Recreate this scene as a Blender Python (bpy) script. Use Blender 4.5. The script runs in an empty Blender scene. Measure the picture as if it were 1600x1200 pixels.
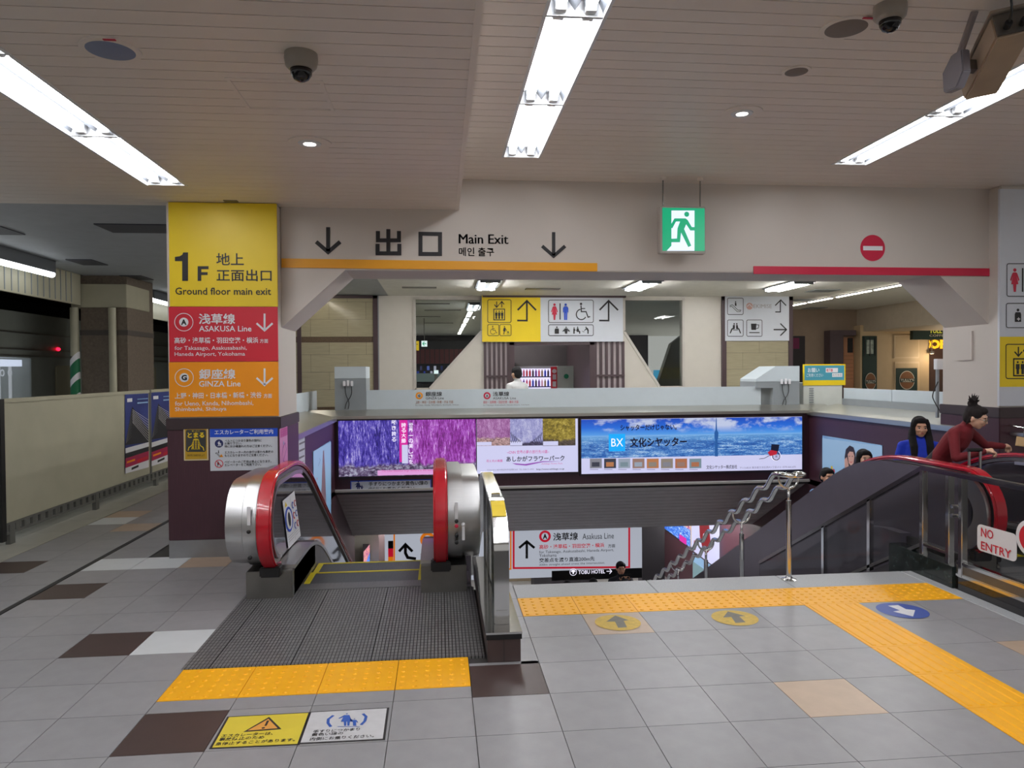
import bpy, bmesh, math, random
from mathutils import Matrix, Vector, noise as mnoise
random.seed(7)
SC = bpy.context.scene
COL = SC.collection
PI = math.pi

# ------------------------------------------------------------------ camera, world, exposure
FPX, EYE, YAW, PITCH, ROLL = 1145.64, 1.664, 0.09884, -0.016864, -0.0073   # focal length in pixels of a 1600 x 1200 frame
_f = Vector((math.sin(YAW)*math.cos(PITCH), math.cos(YAW)*math.cos(PITCH), math.sin(PITCH)))
_r = Vector((math.cos(YAW), -math.sin(YAW), 0))
_u = _r.cross(_f)
CR = _r*math.cos(ROLL) + _u*math.sin(ROLL)
CU = -_r*math.sin(ROLL) + _u*math.cos(ROLL)
CF = _f
cam = bpy.data.cameras.new('camera')
cam.sensor_width = 36; cam.lens = 36*FPX/1600; cam.clip_end = 200; cam.clip_start = .05
camo = bpy.data.objects.new('camera', cam); COL.objects.link(camo)
camo.matrix_world = Matrix(((CR.x, CU.x, -CF.x, 0), (CR.y, CU.y, -CF.y, 0), (CR.z, CU.z, -CF.z, EYE), (0, 0, 0, 1)))
SC.camera = camo
W = bpy.data.worlds.new('station_ambience'); SC.world = W; W.use_nodes = True
W.node_tree.nodes['Background'].inputs[0].default_value = (1, .97, .93, 1)
W.node_tree.nodes['Background'].inputs[1].default_value = .34
SC.view_settings.view_transform = 'Standard'; SC.view_settings.look = 'None'
SC.view_settings.exposure = 0.34; SC.view_settings.gamma = 1.0
SC.view_settings.use_curve_mapping = False
SC.cycles.use_denoising = True
SC.cycles.max_bounces = 8; SC.cycles.diffuse_bounces = 4; SC.cycles.glossy_bounces = 4
SC.cycles.transmission_bounces = 6; SC.cycles.transparent_max_bounces = 12
SC.cycles.sample_clamp_indirect = 4.0
TUBE = 22.0          # radiance of the fluorescent tubes

# ------------------------------------------------------------------ helpers
def at(px, py, x=None, y=None, z=None):
    """The point of a real plane (x, y or z constant, metres) that was measured at a pixel of the photograph."""
    d = CR*((px-800)/FPX) - CU*((py-600)/FPX) + CF
    if z is not None: t = (z-EYE)/d.z
    elif y is not None: t = y/d.y
    else: t = x/d.x
    return Vector((0, 0, EYE)) + d*t

def lin(c):
    return tuple(((v/255)/12.92 if v/255 <= .04045 else ((v/255+.055)/1.055)**2.4) for v in c)

_M = {}
def mat(name, rgb, rough=.5, metal=0, emit=0, var=.06, scale=6, bump=0, bscale=60, coat=0, alpha=1, trans=0, obvar=0, ior=1.5, stretch=None):
    """A principled material: colour with a little noise in it, optional fine relief."""
    if name in _M: return _M[name]
    m = bpy.data.materials.new(name); m.use_nodes = True; nt = m.node_tree
    b = nt.nodes['Principled BSDF']; c = lin(rgb)
    b.inputs['Roughness'].default_value = rough; b.inputs['Metallic'].default_value = metal
    b.inputs['Coat Weight'].default_value = coat; b.inputs['IOR'].default_value = ior
    b.inputs['Transmission Weight'].default_value = trans; b.inputs['Alpha'].default_value = alpha
    if emit:
        b.inputs['Base Color'].default_value = (c[0]*.2, c[1]*.2, c[2]*.2, 1)
        b.inputs['Emission Color'].default_value = (*c, 1); b.inputs['Emission Strength'].default_value = emit
        _M[name] = m; return m
    b.inputs['Base Color'].default_value = (*c, 1)
    if var or bump:
        tc = nt.nodes.new('ShaderNodeTexCoord'); mp = nt.nodes.new('ShaderNodeMapping')
        nt.links.new(tc.outputs['Object'], mp.inputs[0])
        if stretch: mp.inputs['Scale'].default_value = stretch
    if var:
        n = nt.nodes.new('ShaderNodeTexNoise'); n.inputs['Scale'].default_value = scale; n.inputs['Detail'].default_value = 5
        nt.links.new(mp.outputs[0], n.inputs['Vector'])
        r = nt.nodes.new('ShaderNodeMapRange'); r.inputs[1].default_value = .25; r.inputs[2].default_value = .75
        r.inputs[3].default_value = 1-var; r.inputs[4].default_value = 1+var
        nt.links.new(n.outputs[0], r.inputs[0])
        hv = nt.nodes.new('ShaderNodeHueSaturation'); hv.inputs['Color'].default_value = (*c, 1)
        val = r.outputs[0]
        if obvar:
            oi = nt.nodes.new('ShaderNodeObjectInfo'); r2 = nt.nodes.new('ShaderNodeMapRange')
            r2.inputs[3].default_value = 1-obvar; r2.inputs[4].default_value = 1+obvar
            nt.links.new(oi.outputs['Random'], r2.inputs[0])
            mm = nt.nodes.new('ShaderNodeMath'); mm.operation = 'MULTIPLY'
            nt.links.new(val, mm.inputs[0]); nt.links.new(r2.outputs[0], mm.inputs[1]); val = mm.outputs[0]
        nt.links.new(val, hv.inputs['Value']); nt.links.new(hv.outputs[0], b.inputs['Base Color'])
    if bump:
        n2 = nt.nodes.new('ShaderNodeTexNoise'); n2.inputs['Scale'].default_value = bscale; n2.inputs['Detail'].default_value = 3
        nt.links.new(mp.outputs[0], n2.inputs['Vector'])
        bp = nt.nodes.new('ShaderNodeBump'); bp.inputs['Strength'].default_value = bump; bp.inputs['Distance'].default_value = .01
        nt.links.new(n2.outputs[0], bp.inputs['Height']); nt.links.new(bp.outputs[0], b.inputs['Normal'])
    _M[name] = m
    return m

class G:
    """Tiny node-graph writer for the pictures on the advert boards."""
    def __init__(s, name):
        s.m = bpy.data.materials.new(name); s.m.use_nodes = True; s.nt = s.m.node_tree
        s.b = s.nt.nodes['Principled BSDF']
    def n(s, typ, **kw):
        x = s.nt.nodes.new(typ)
        for k, v in kw.items(): setattr(x, k, v)
        return x
    def put(s, sock, v):
        if isinstance(v, (int, float)): sock.default_value = v
        elif isinstance(v, tuple): sock.default_value = v if len(v) == len(sock.default_value) else (*v, 1)
        else: s.nt.links.new(v, sock)
    def math(s, op, a, b=0, c=0):
        x = s.n('ShaderNodeMath', operation=op); s.put(x.inputs[0], a); s.put(x.inputs[1], b); s.put(x.inputs[2], c)
        return x.outputs[0]
    def gen(s):
        t = s.n('ShaderNodeTexCoord'); x = s.n('ShaderNodeSeparateXYZ'); s.nt.links.new(t.outputs['Generated'], x.inputs[0])
        return t.outputs['Generated'], x.outputs
    def noise(s, vec, scale, sc=(1, 1, 1), detail=4, rough=.6):
        mp = s.n('ShaderNodeMapping'); mp.inputs['Scale'].default_value = sc; s.nt.links.new(vec, mp.inputs[0])
        x = s.n('ShaderNodeTexNoise'); x.inputs['Scale'].default_value = scale; x.inputs['Detail'].default_value = detail
        x.inputs['Roughness'].default_value = rough; s.nt.links.new(mp.outputs[0], x.inputs['Vector'])
        return x.outputs[0]
    def ramp(s, fac, stops):
        x = s.n('ShaderNodeValToRGB'); s.put(x.inputs[0], fac); e = x.color_ramp.elements
        while len(e) < len(stops): e.new(.5)
        for el, (p, c) in zip(e, stops): el.position = p; el.color = (*lin(c), 1)
        return x.outputs[0]
    def mix(s, fac, a, b):
        x = s.n('ShaderNodeMix', data_type='RGBA'); s.put(x.inputs[0], fac); s.put(x.inputs[6], a); s.put(x.inputs[7], b)
        return x.outputs[2]
    def step(s, v, edge, soft=.01):
        x = s.n('ShaderNodeMapRange'); s.put(x.inputs[0], v); x.inputs[1].default_value = edge-soft; x.inputs[2].default_value = edge+soft
        return x.outputs[0]
    def out(s, col, emit=0, rough=.4):
        s.put(s.b.inputs['Emission Color' if emit else 'Base Color'], col)
        if emit: s.b.inputs['Emission Strength'].default_value = emit; s.b.inputs['Base Color'].default_value = (.02, .02, .02, 1)
        s.b.inputs['Roughness'].default_value = rough
        return s.m

LOC = {}
def tag(o, label=None, cat=None, group=None, kind=None):
    if label: o['label'] = label
    if cat: o['category'] = cat
    if group: o['group'] = group
    if kind: o['kind'] = kind
    return o

def thing(name, label, cat, loc=(0, 0, 0), group=None, kind=None):
    o = bpy.data.objects.new(name, None); COL.objects.link(o); o.location = loc; o.empty_display_size = .1
    LOC[o] = Vector(loc)
    return tag(o, label, cat, group, kind)

def link(name, me, parent=None, loc=None):
    o = bpy.data.objects.new(name, me); COL.objects.link(o)
    if loc is not None: o.location = loc
    if parent is not None:
        o.parent = parent
        o.matrix_parent_inverse = Matrix.Translation(-LOC.get(parent, Vector((0, 0, 0))))
    return o

def dup(o, loc=None, parent=None, **kw):
    c = o.copy(); COL.objects.link(c)
    if parent is not None:
        pi = o.matrix_parent_inverse.copy(); c.parent = parent; c.matrix_parent_inverse = pi
    if loc is not None: c.location = loc
    tag(c, **kw)
    for ch in o.children: dup(ch, parent=c)
    return c

class MB:
    def __init__(s): s.v = []; s.f = []
    def add(s, vs, fs):
        b = len(s.v); s.v += [tuple(v) for v in vs]; s.f += [tuple(i+b for i in f) for f in fs]; return s
    def box(s, x0, x1, y0, y1, z0, z1):
        if x0 > x1: x0, x1 = x1, x0
        if y0 > y1: y0, y1 = y1, y0
        if z0 > z1: z0, z1 = z1, z0
        return s.add([(x, y, z) for z in (z0, z1) for y in (y0, y1) for x in (x0, x1)],
                     [(0, 2, 3, 1), (4, 5, 7, 6), (0, 1, 5, 4), (1, 3, 7, 5), (3, 2, 6, 7), (2, 0, 4, 6)])
    def poly(s, pts): return s.add(pts, [tuple(range(len(pts)))])
    def prism(s, pts, d):
        """polygon pts swept by the vector d"""
        n = len(pts); d = Vector(d); a = [Vector(p) for p in pts]
        return s.add(a+[p+d for p in a], [tuple(range(n-1, -1, -1)), tuple(range(n, 2*n))] + [(i, (i+1) % n, n+(i+1) % n, n+i) for i in range(n)])
    def tube(s, path, r, n=8, closed=False):
        P = [Vector(p) for p in path]; k = len(P); vs = []; up = None
        for i, p in enumerate(P):
            if closed: t = P[(i+1) % k]-P[i-1]
            else: t = P[min(i+1, k-1)]-P[max(i-1, 0)]
            t.normalize()
            if up is None: up = Vector((0, 0, 1)) if abs(t.z) < .9 else Vector((1, 0, 0))
            a = (up - t*up.dot(t))
            if a.length < 1e-4: a = Vector((1, 0, 0)) - t*t.x
            a.normalize(); up = a; b = t.cross(a)
            rr = r[i] if isinstance(r, (list, tuple)) else r
            vs += [p + a*(rr*math.cos(2*PI*j/n)) + b*(rr*math.sin(2*PI*j/n)) for j in range(n)]
        fs = [(i*n+j, i*n+(j+1) % n, ((i+1) % k)*n+(j+1) % n, ((i+1) % k)*n+j) for i in range(k if closed else k-1) for j in range(n)]
        if not closed: fs += [tuple(range(n-1, -1, -1)), tuple((k-1)*n+j for j in range(n))]
        return s.add(vs, fs)
    def lathe(s, prof, c, n=20, axis='z'):
        """profile [(radius, height)] turned about an axis through c"""
        vs = []
        for r, h in prof:
            for j in range(n):
                a = 2*PI*j/n; x, y = r*math.cos(a), r*math.sin(a)
                vs.append((c[0]+x, c[1]+y, c[2]+h) if axis == 'z' else (c[0]+x, c[1]+h, c[2]+y) if axis == 'y' else (c[0]+h, c[1]+x, c[2]+y))
        fs = [(i*n+j, i*n+(j+1) % n, (i+1)*n+(j+1) % n, (i+1)*n+j) for i in range(len(prof)-1) for j in range(n)]
        fs += [tuple(range(n-1, -1, -1)), tuple((len(prof)-1)*n+j for j in range(n))]
        return s.add(vs, fs)
    def strip(s, yz, x0, x1, th, closed=False):
        """a belt x0..x1 wide following the (y, z) path, th thick towards its left-hand side"""
        k = len(yz); vs = []
        for i, (y, z) in enumerate(yz):
            a = yz[max(i-1, 0)]; b = yz[min(i+1, k-1)]
            t = Vector((b[0]-a[0], b[1]-a[1])).normalized(); n = Vector((-t.y, t.x))*th
            vs += [(x0, y, z), (x1, y, z), (x1, y+n.x, z+n.y), (x0, y+n.x, z+n.y)]
        fs = [(i*4+j, i*4+(j+1) % 4, i*4+4+(j+1) % 4, i*4+4+j) for i in range(k-1) for j in range(4)]
        fs += [(0, 1, 2, 3), tuple((k-1)*4+j for j in (3, 2, 1, 0))]
        return s.add(vs, fs)
    def mesh(s, name, m, smooth=False, bevel=0, seg=2):
        me = bpy.data.meshes.new(name); me.from_pydata(s.v, [], s.f); me.validate()
        bm = bmesh.new(); bm.from_mesh(me); bmesh.ops.recalc_face_normals(bm, faces=bm.faces)
        if bevel: bmesh.ops.bevel(bm, geom=[e for e in bm.edges if len(e.link_faces) == 2 and e.calc_face_angle(0) > .5], offset=bevel, segments=seg, affect='EDGES', clamp_overlap=True)
        bm.to_mesh(me); bm.free()
        for x in (m if isinstance(m, (list, tuple)) else [m]): me.materials.append(x)
        if smooth:
            me.polygons.foreach_set('use_smooth', [True]*len(me.polygons))
            if smooth != 'all': me.set_sharp_from_angle(angle=.6)
        return me
    def build(s, name, m, parent=None, smooth=False, bevel=0, seg=2, **kw):
        return tag(link(name, s.mesh(name, m, smooth, bevel, seg), parent), **kw)

def chaikin(p, n=2):
    for _ in range(n):
        q = [p[0]]
        for a, b in zip(p[:-1], p[1:]):
            a, b = Vector(a), Vector(b); q += [a*.75+b*.25, a*.25+b*.75]
        p = q+[p[-1]]
    return [Vector(x) for x in p]

_T = {}
def text_mesh(body, bold=0.0):
    k = (body, bold)
    if k not in _T:
        c = bpy.data.curves.new('lettering', 'FONT'); c.body = body; c.size = 1; c.resolution_u = 2; c.offset = bold
        c.align_x = 'CENTER' if '\n' in body and len(max(body.split('\n'), key=len)) == 1 else 'LEFT'
        o = bpy.data.objects.new('lettering', c); me = bpy.data.meshes.new_from_object(o)
        v = [(p.co.x, p.co.y) for p in me.vertices]; f = [tuple(p.vertices) for p in me.polygons]
        bpy.data.objects.remove(o); bpy.data.meshes.remove(me)
        x0 = min(a for a, b in v); x1 = max(a for a, b in v); y0 = min(b for a, b in v); y1 = max(b for a, b in v)
        _T[k] = ([((a-x0)/(x1-x0), (b-y0)/(y1-y0)) for a, b in v], f)
    return _T[k]

class Sign:
    """Flat print on a real plane: axis 'x', 'y' or 'z' held at val, facing along n; shapes are given at the pixels where they were measured."""
    def __init__(s, root, axis, val, n, lift=.0015):
        s.root = root; s.ax = axis; s.val = val; s.n = n; s.lift = lift; s.parts = {}
    def uv(s, px, py):
        p = at(px, py, **{s.ax: s.val})
        return (p.x, p.z) if s.ax == 'y' else (p.y, p.z) if s.ax == 'x' else (p.x, p.y)
    def P(s, u, v, k):
        w = s.val + s.n*s.lift*k
        return (u, w, v) if s.ax == 'y' else (w, u, v) if s.ax == 'x' else (u, v, w)
    def rect(s, r):
        a = s.uv(r[0], (r[1]+r[3])/2)[0]; b = s.uv(r[2], (r[1]+r[3])/2)[0]
        return a, b, s.uv((r[0]+r[2])/2, r[3])[1], s.uv((r[0]+r[2])/2, r[1])[1]
    def mb(s, name, m): return s.parts.setdefault((name, m.name), (MB(), m))[0]
    def panel(s, name, r, m, depth=.02, bevel=0, **kw):
        a, b, c, d = s.rect(r); q = [s.P(u, v, 0) for u, v in ((a, c), (b, c), (b, d), (a, d))]
        dv = {'x': (-s.n*depth, 0, 0), 'y': (0, -s.n*depth, 0), 'z': (0, 0, -s.n*depth)}[s.ax]
        return MB().prism(q, dv).build(name, m, s.root, bevel=bevel, **kw)
    def fill(s, name, r, m, k=1):
        a, b, c, d = s.rect(r); s.mb(name, m).poly([s.P(u, v, k) for u, v in ((a, c), (b, c), (b, d), (a, d))])
    def poly(s, name, pts, m, k=1): s.mb(name, m).poly([s.P(*s.uv(*p), k) for p in pts])
    def text(s, body, r, m, k=2, bold=0.012, name='lettering'):
        vs, fs = text_mesh(body, bold); a, b, c, d = s.rect(r)
        MB().add([s.P(a+(b-a)*x, c+(d-c)*y, k) for x, y in vs], fs).build(name, m, s.root)
    def sc(s, px, py):
        if s.ax == 'z': return abs(s.uv(px+1, py)[0]-s.uv(px-1, py)[0])/2
        return abs(s.uv(px, py+1)[1]-s.uv(px, py-1)[1])/2
    def disc(s, name, px, py, r, m, k=1, r0=0, n=28):
        u, v = s.uv(px, py); q = s.sc(px, py); ring = lambda rr: [s.P(u+rr*q*math.cos(2*PI*i/n), v+rr*q*math.sin(2*PI*i/n), k) for i in range(n)]
        if r0: s.mb(name, m).add(ring(r)+ring(r0), [(i, (i+1) % n, n+(i+1) % n, n+i) for i in range(n)])
        else: s.mb(name, m).poly(ring(r))
    def stroke(s, name, pts, w, m, k=2, closed=False, metric=False):
        P = [Vector(p) if metric else Vector(s.uv(*p)) for p in pts]
        h = w/2 if metric else w/2*s.sc(*pts[0])
        n = len(P); L = []; R = []
        for i, p in enumerate(P):
            a = P[i-1] if (i or closed) else None; b = P[(i+1) % n] if (i < n-1 or closed) else None
            d1 = (p-a).normalized() if a is not None else None; d2 = (b-p).normalized() if b is not None else None
            t = ((d1 or d2)+(d2 or d1)).normalized() if (d1 is None or d2 is None or (d1+d2).length > 1e-3) else d1
            nn = Vector((-t.y, t.x)); dd = d1 or d2; c = max(.35, abs(nn.dot(Vector((-dd.y, dd.x)))))
            L.append(p+nn*(h/c)); R.append(p-nn*(h/c))
        vs = [s.P(q.x, q.y, k) for q in L+R]
        s.mb(name, m).add(vs, [(i, (i+1) % n, n+(i+1) % n, n+i) for i in range(n if closed else n-1)])
    def rrect(s, name, r, m, w=1, k=2, rad=3, fill=False):
        x0, y0, x1, y1 = r; p = []
        for cx, cy, a in ((x1-rad, y0+rad, -90), (x1-rad, y1-rad, 0), (x0+rad, y1-rad, 90), (x0+rad, y0+rad, 180)):
            for i in range(5):
                t = math.radians(a+i*22.5); p.append((cx+rad*math.cos(t), cy+rad*math.sin(t)))
        if fill: s.poly(name, p, m, k)
        else: s.stroke(name, p, w, m, k, closed=True)
    def arrow(s, r, m, w, way='down', k=2, foot=False, name='arrow'):
        s.flush()
        x0, y0, x1, y1 = r; cx = (x0+x1)/2; cy = (y0+y1)/2; a = (x1-x0)/2; b = (y1-y0)/2
        if way == 'down': s.stroke(name, [(cx, y0), (cx, y1-w*.6)], w, m, k); s.stroke(name, [(x0, y1-a), (cx, y1-w*.4), (x1, y1-a)], w, m, k)
        if way == 'up':
            s.stroke(name, [(x0, y1-w/2), (cx+w/2, y1-w/2)] , w, m, k) if foot else None
            s.stroke(name, [(cx, y1), (cx, y0+w*.6)], w, m, k); s.stroke(name, [(x0, y0+a), (cx, y0+w*.5), (x1, y0+a)], w, m, k)
        if way == 'right': s.stroke(name, [(x0, cy), (x1-w*.6, cy)], w, m, k); s.stroke(name, [(x1-b, y0), (x1-w*.5, cy), (x1-b, y1)], w, m, k)
        if way == 'left': s.stroke(name, [(x0+w*.6, cy), (x1, cy)], w, m, k); s.stroke(name, [(x0+b, y0), (x0+w*.5, cy), (x0+b, y1)], w, m, k)
        s.flush()
    def glyph(s, g, r, m, k=2, name='pictogram'):
        s.flush(); x0, y0, x1, y1 = r; f = lambda p: (x0+p[0]*(x1-x0), y0+p[1]*(y1-y0))
        for sh in GLYPH[g]:
            if sh[0] == 'c': s.disc(name, *f(sh[1:3]), sh[3]*(y1-y0), m, k, n=14)
            elif sh[0] == 'r': s.disc(name, *f(sh[1:3]), sh[3]*(y1-y0), m, k, r0=sh[4]*(y1-y0), n=22)
            elif sh[0] == 'p': s.poly(name, [f(p) for p in sh[1]], m, k)
            else: s.stroke(name, [f(p) for p in sh[1]], sh[2]*(y1-y0), m, k)
        s.flush()
    def flush(s):
        for (name, _), (b, m) in s.parts.items(): b.build(name, m, s.root)
        s.parts = {}
        return s.root

ARC = lambda cx, cy, rx, ry, a, b, n=10: [(cx+rx*math.cos(math.radians(a+(b-a)*i/n)), cy+ry*math.sin(math.radians(a+(b-a)*i/n))) for i in range(n+1)]
GLYPH = {
 'man': [('c', .5, .08, .075), ('p', [(.3, .19), (.7, .19), (.86, .28), (.86, .55), (.74, .55), (.72, .32), (.7, 1), (.53, 1), (.53, .6), (.47, .6), (.47, 1), (.3, 1), (.28, .32), (.26, .55), (.14, .55), (.14, .28)])],
 'woman': [('c', .5, .08, .075), ('p', [(.34, .18), (.66, .18), (.76, .22), (1, .5), (.88, .55), (.7, .33), (.88, .68), (.68, .68), (.62, 1), (.38, 1), (.32, .68), (.12, .68), (.3, .33), (.12, .55), (0, .5), (.24, .22)])],
 'wheelchair': [('c', .38, .07, .07), ('s', [(.38, .16), (.4, .52), (.72, .52), (.86, .84), (1, .8)], .065), ('s', [(.4, .34), (.66, .34)], .055), ('s', ARC(.4, .68, .34, .3, -100, -330, 16), .06)],
 'stroller': [('c', .34, .08, .075), ('p', [(.26, .18), (.46, .2), (.58, .42), (.7, .5), (.66, .56), (.5, .46), (.44, .36), (.5, .66), (.36, .64), (.3, 1), (.18, 1), (.24, .6), (.12, .6), (.2, .3)]), ('p', [(.62, .58), (.76, .8), (1, .8), (.9, .62), (.8, .7)]), ('c', .74, .94, .05), ('c', .96, .94, .05)],
 'lift': [('s', [(.08, .42), (.92, .42), (.92, .98), (.08, .98), (.08, .40)], .045), ('s', [(.3, .02), (.3, .3)], .045), ('s', [(.12, .18), (.3, .33), (.48, .18)], .045), ('s', [(.7, .33), (.7, .04)], .045), ('s', [(.52, .17), (.7, .02), (.88, .17)], .045)]
   + [q for d in (.27, .5, .73) for q in (('c', d, .53, .035), ('p', [(d-.09, .59), (d+.09, .59), (d+.09, .76), (d+.06, .76), (d+.06, .93), (d-.06, .93), (d-.06, .76), (d-.09, .76)]))],
 'ostomate': [('c', .5, .12, .11), ('p', [(.1, .42), (.2, .28), (.8, .28), (.9, .42), (.9, 1), (.1, 1)])],
 'changing': [('c', .5, .12, .09), ('p', [(.36, .26), (.64, .26), (1, .66), (.94, .72), (.66, .5), (.64, 1), (.36, 1), (.34, .5), (.06, .72), (0, .66)]), ('s', [(.1, .62), (.9, .62)], .06)],
 'nursing': [('c', .2, .2, .08), ('p', [(.1, .3), (.32, .3), (.36, .6), (.28, .62), (.28, 1), (.1, 1)]), ('c', .66, .12, .09), ('p', [(.54, .24), (.78, .24), (.86, .6), (1, .64), (1, 1), (.86, 1), (.84, .76), (.56, .76), (.52, .6), (.4, .5), (.42, .44), (.54, .5)])],
 'bending': [('c', .5, .12, .09), ('p', [(.56, .16), (.74, .24), (.86, .5), (.84, 1), (.68, 1), (.68, .62), (.56, .4), (.3, .62), (.24, .58), (.46, .3)]), ('p', [(.02, .62), (.3, .74), (.28, .8), (0, .7)])],
 'escalator': [('s', [(.06, .42), (.26, .36), (.72, .84), (.96, .84), (.92, .96), (.66, .98), (.2, .5), (.06, .54), (.06, .40)], .045), ('c', .52, .1, .06), ('p', [(.46, .18), (.58, .18), (.6, .46), (.46, .44)])],
 'waiting': [('c', .4, .12, .07), ('c', .62, .12, .07), ('p', [(.3, .22), (.46, .22), (.46, .56), (.26, .62), (.1, .98), (.02, .95), (.16, .55), (.28, .48)]), ('p', [(.7, .22), (.56, .22), (.56, .56), (.76, .62), (.9, .98), (.98, .95), (.84, .55), (.74, .48)]), ('s', [(.3, .66), (.72, .66)], .06)],
 'cup': [('p', [(.2, .1), (.68, .1), (.64, .66), (.24, .66)]), ('s', [(.68, .2), (.88, .22), (.84, .5), (.66, .54)], .06), ('s', [(.05, .9), (.95, .9)], .08)],
 'family': [('c', .5, .07, .07), ('p', [(.4, .16), (.6, .16), (.66, .42), (.74, .62), (.62, .62), (.6, .9), (.52, .9), (.51, .62), (.48, .62), (.47, .9), (.39, .9), (.38, .62), (.26, .62), (.36, .3), (.2, .42), (.17, .38)]),
            ('c', .8, .42, .05), ('p', [(.73, .5), (.87, .5), (.94, .66), (.9, .68), (.86, .6), (.87, .9), (.74, .9), (.73, .6), (.64, .56), (.6, .4), (.64, .4)]), ('s', [(.14, .96), (1, .96)], .06)],
 'runner': [('c', .72, .09, .075), ('p', [(.24, .21), (.68, .21), (.76, .26), (.92, .46), (1.04, .46), (1.04, .56), (.86, .56), (.7, .38), (.62, .52), (.9, 1.0), (.78, 1.04), (.5, .62), (.46, .9), (.02, .9), (.06, .8), (.34, .79), (.36, .5), (.46, .3), (.3, .3), (.16, .5), (.06, .45)])],
}

# ------------------------------------------------------------------ materials
m_tile = mat('grey_floor_tile', (148, 147, 149), .38, var=.07, scale=9, obvar=.05, bump=.04, bscale=200)
m_tile_brown = mat('brown_floor_tile', (66, 50, 47), .4, var=.1, scale=9, obvar=.05)
m_tile_white = mat('white_floor_tile', (216, 220, 222), .35, var=.03, scale=9)
m_tile_beige = mat('beige_floor_tile', (188, 165, 142), .4, var=.07, scale=9, obvar=.05)
m_tile_edge = mat('pale_platform_tile', (186, 184, 172), .3, var=.08, scale=5)
m_grout = mat('floor_grout', (62, 60, 59), .8)
m_granite = mat('grey_granite', (170, 172, 174), .45, var=.22, scale=160)
m_tactile = mat('yellow_tactile', (255, 182, 0), .45, var=.05, scale=20)
m_plank = mat('ceiling_plank_paint', (236, 227, 218), .45, var=.02, scale=3, obvar=.015)
m_void = mat('dark_void', (48, 44, 42), .9)
m_wall = mat('cream_wall_paint', (205, 197, 189), .55, var=.02, scale=2)
m_wood = mat('dark_plum_wood_panel', (70, 40, 50), .4, var=.16, scale=5, stretch=(30, 30, 1.2))
m_woodcap = mat('dark_brown_band', (58, 44, 47), .45, var=.06)
m_steel = mat('brushed_steel', (188, 188, 188), .32, 1, var=.06, scale=3, bump=.015, bscale=4, stretch=(1, 60, 60))
m_chrome = mat('polished_chrome', (214, 214, 214), .1, 1, var=0)
m_dsteel = mat('dark_steel', (128, 126, 122), .4, 1, var=.1, scale=8)
m_zinc = mat('galvanised_skirting', (150, 150, 152), .4, .7, var=.08)
m_red = mat('red_rubber_handrail', (190, 14, 36), .25, coat=.5, var=.04)
m_black = mat('black_plastic', (22, 22, 24), .45, var=.05)
m_smoke = mat('dark_balustrade_glass', (58, 54, 60), .06, var=0, coat=.6)
m_truss = mat('dark_escalator_cladding', (92, 86, 96), .32, var=.05)
m_white = mat('white_enamel', (226, 228, 230), .35, var=.02)
m_lamp = mat('lamp_reflector', (92, 96, 102), .3, var=0)
m_tube = mat('fluorescent_tube', (248, 248, 251), .3, emit=TUBE)
m_down = mat('downlight_lens', (255, 250, 240), .3, emit=9)
m_soffit = mat('grey_ribbed_soffit', (196, 194, 197), .5, var=.05)
m_dark = mat('dark_wall', (46, 42, 46), .6)
m_board = mat('grey_white_board', (196, 206, 212), .4, var=.02)
m_boardgrey = mat('mid_grey_board', (138, 144, 148), .5, var=.04)
m_ledge = mat('satin_ledge_steel', (190, 188, 180), .28, .85, var=.05, scale=2)
# print colours
k_black = mat('print_black', (30, 28, 32), .5, var=0)
k_white = mat('print_white', (232, 232, 236), .5, var=0)
k_yel = mat('print_yellow', (240, 208, 24), .45, var=.02)
k_red = mat('print_red', (206, 30, 50), .45, var=.02)
k_org = mat('print_orange', (246, 152, 0), .45, var=.02)
k_amber = mat('print_amber', (236, 164, 24), .45, var=.02)
k_crim = mat('print_crimson', (196, 32, 66), .45, var=.02)
k_blue = mat('print_blue', (20, 76, 200), .45, var=.02)
k_navy = mat('print_navy', (34, 40, 96), .45, var=0)
k_grey = mat('print_grey', (120, 118, 122), .5, var=0)
k_paper = mat('sign_white', (210, 214, 222), .45, var=.02)
k_pink = mat('print_pink', (214, 120, 180), .5, var=0)
k_sky = mat('print_sky', (150, 190, 226), .5, var=0)
k_skin = mat('print_skin', (226, 176, 156), .5, var=0)
k_gold = mat('print_gold', (190, 150, 30), .45, var=.05)
k_green = mat('print_green', (12, 140, 100), .45, var=0)

# ------------------------------------------------------------------ floor: slab, tiles, tactile tiles
TS, TX, TY = .4, .1533, 4.123
fl = MB()
for b in ((-7.2, 9, -6, 5.62), (-5.1, -1.5, 5.62, 24), (-1.5, 5.62, 10.72, 32), (5.62, 16, 5.62, 24)): fl.box(*b, -.09, -.012)
floor = fl.build('floor', m_grout, label='station concourse floor paved with grey, brown and white tiles', kind='structure')
def tile_mesh(name, m, w=.3965, d=.3965): return MB().box(-w/2, w/2, -d/2, d/2, -.012, 0).mesh(name, m)
tm = {c: tile_mesh('tile', m) for c, m in dict(g=m_tile, b=m_tile_brown, w=m_tile_white, o=m_tile_beige).items()}
special = {(0, -1): 'b', (4, -2): 'o', (8, -1): 'o', (2, 1): 'o', (-4, -2): 'b', (-6, 1): 'b', (-5, 1): 'w', (-8, 4): 'b', (-8, 6): 'w', (-7, 6): 'w', (-6, 6): 'o',
           (-10, 6): 'b', (-10, 11): 'w', (-10, 12): 'o', (-9, 10): 'o', (-10, 17): 'b', (-8, -4): 'w', (-9, 15): 'b'}
def put_tile(k, j):
    x, y = TX+TS*(k+.5), TY+TS*(j+.5)
    if k <= -9: x -= .05
    link('tile', tm[special.get((k, j), 'g')], floor, (x, y, 0))
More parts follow.
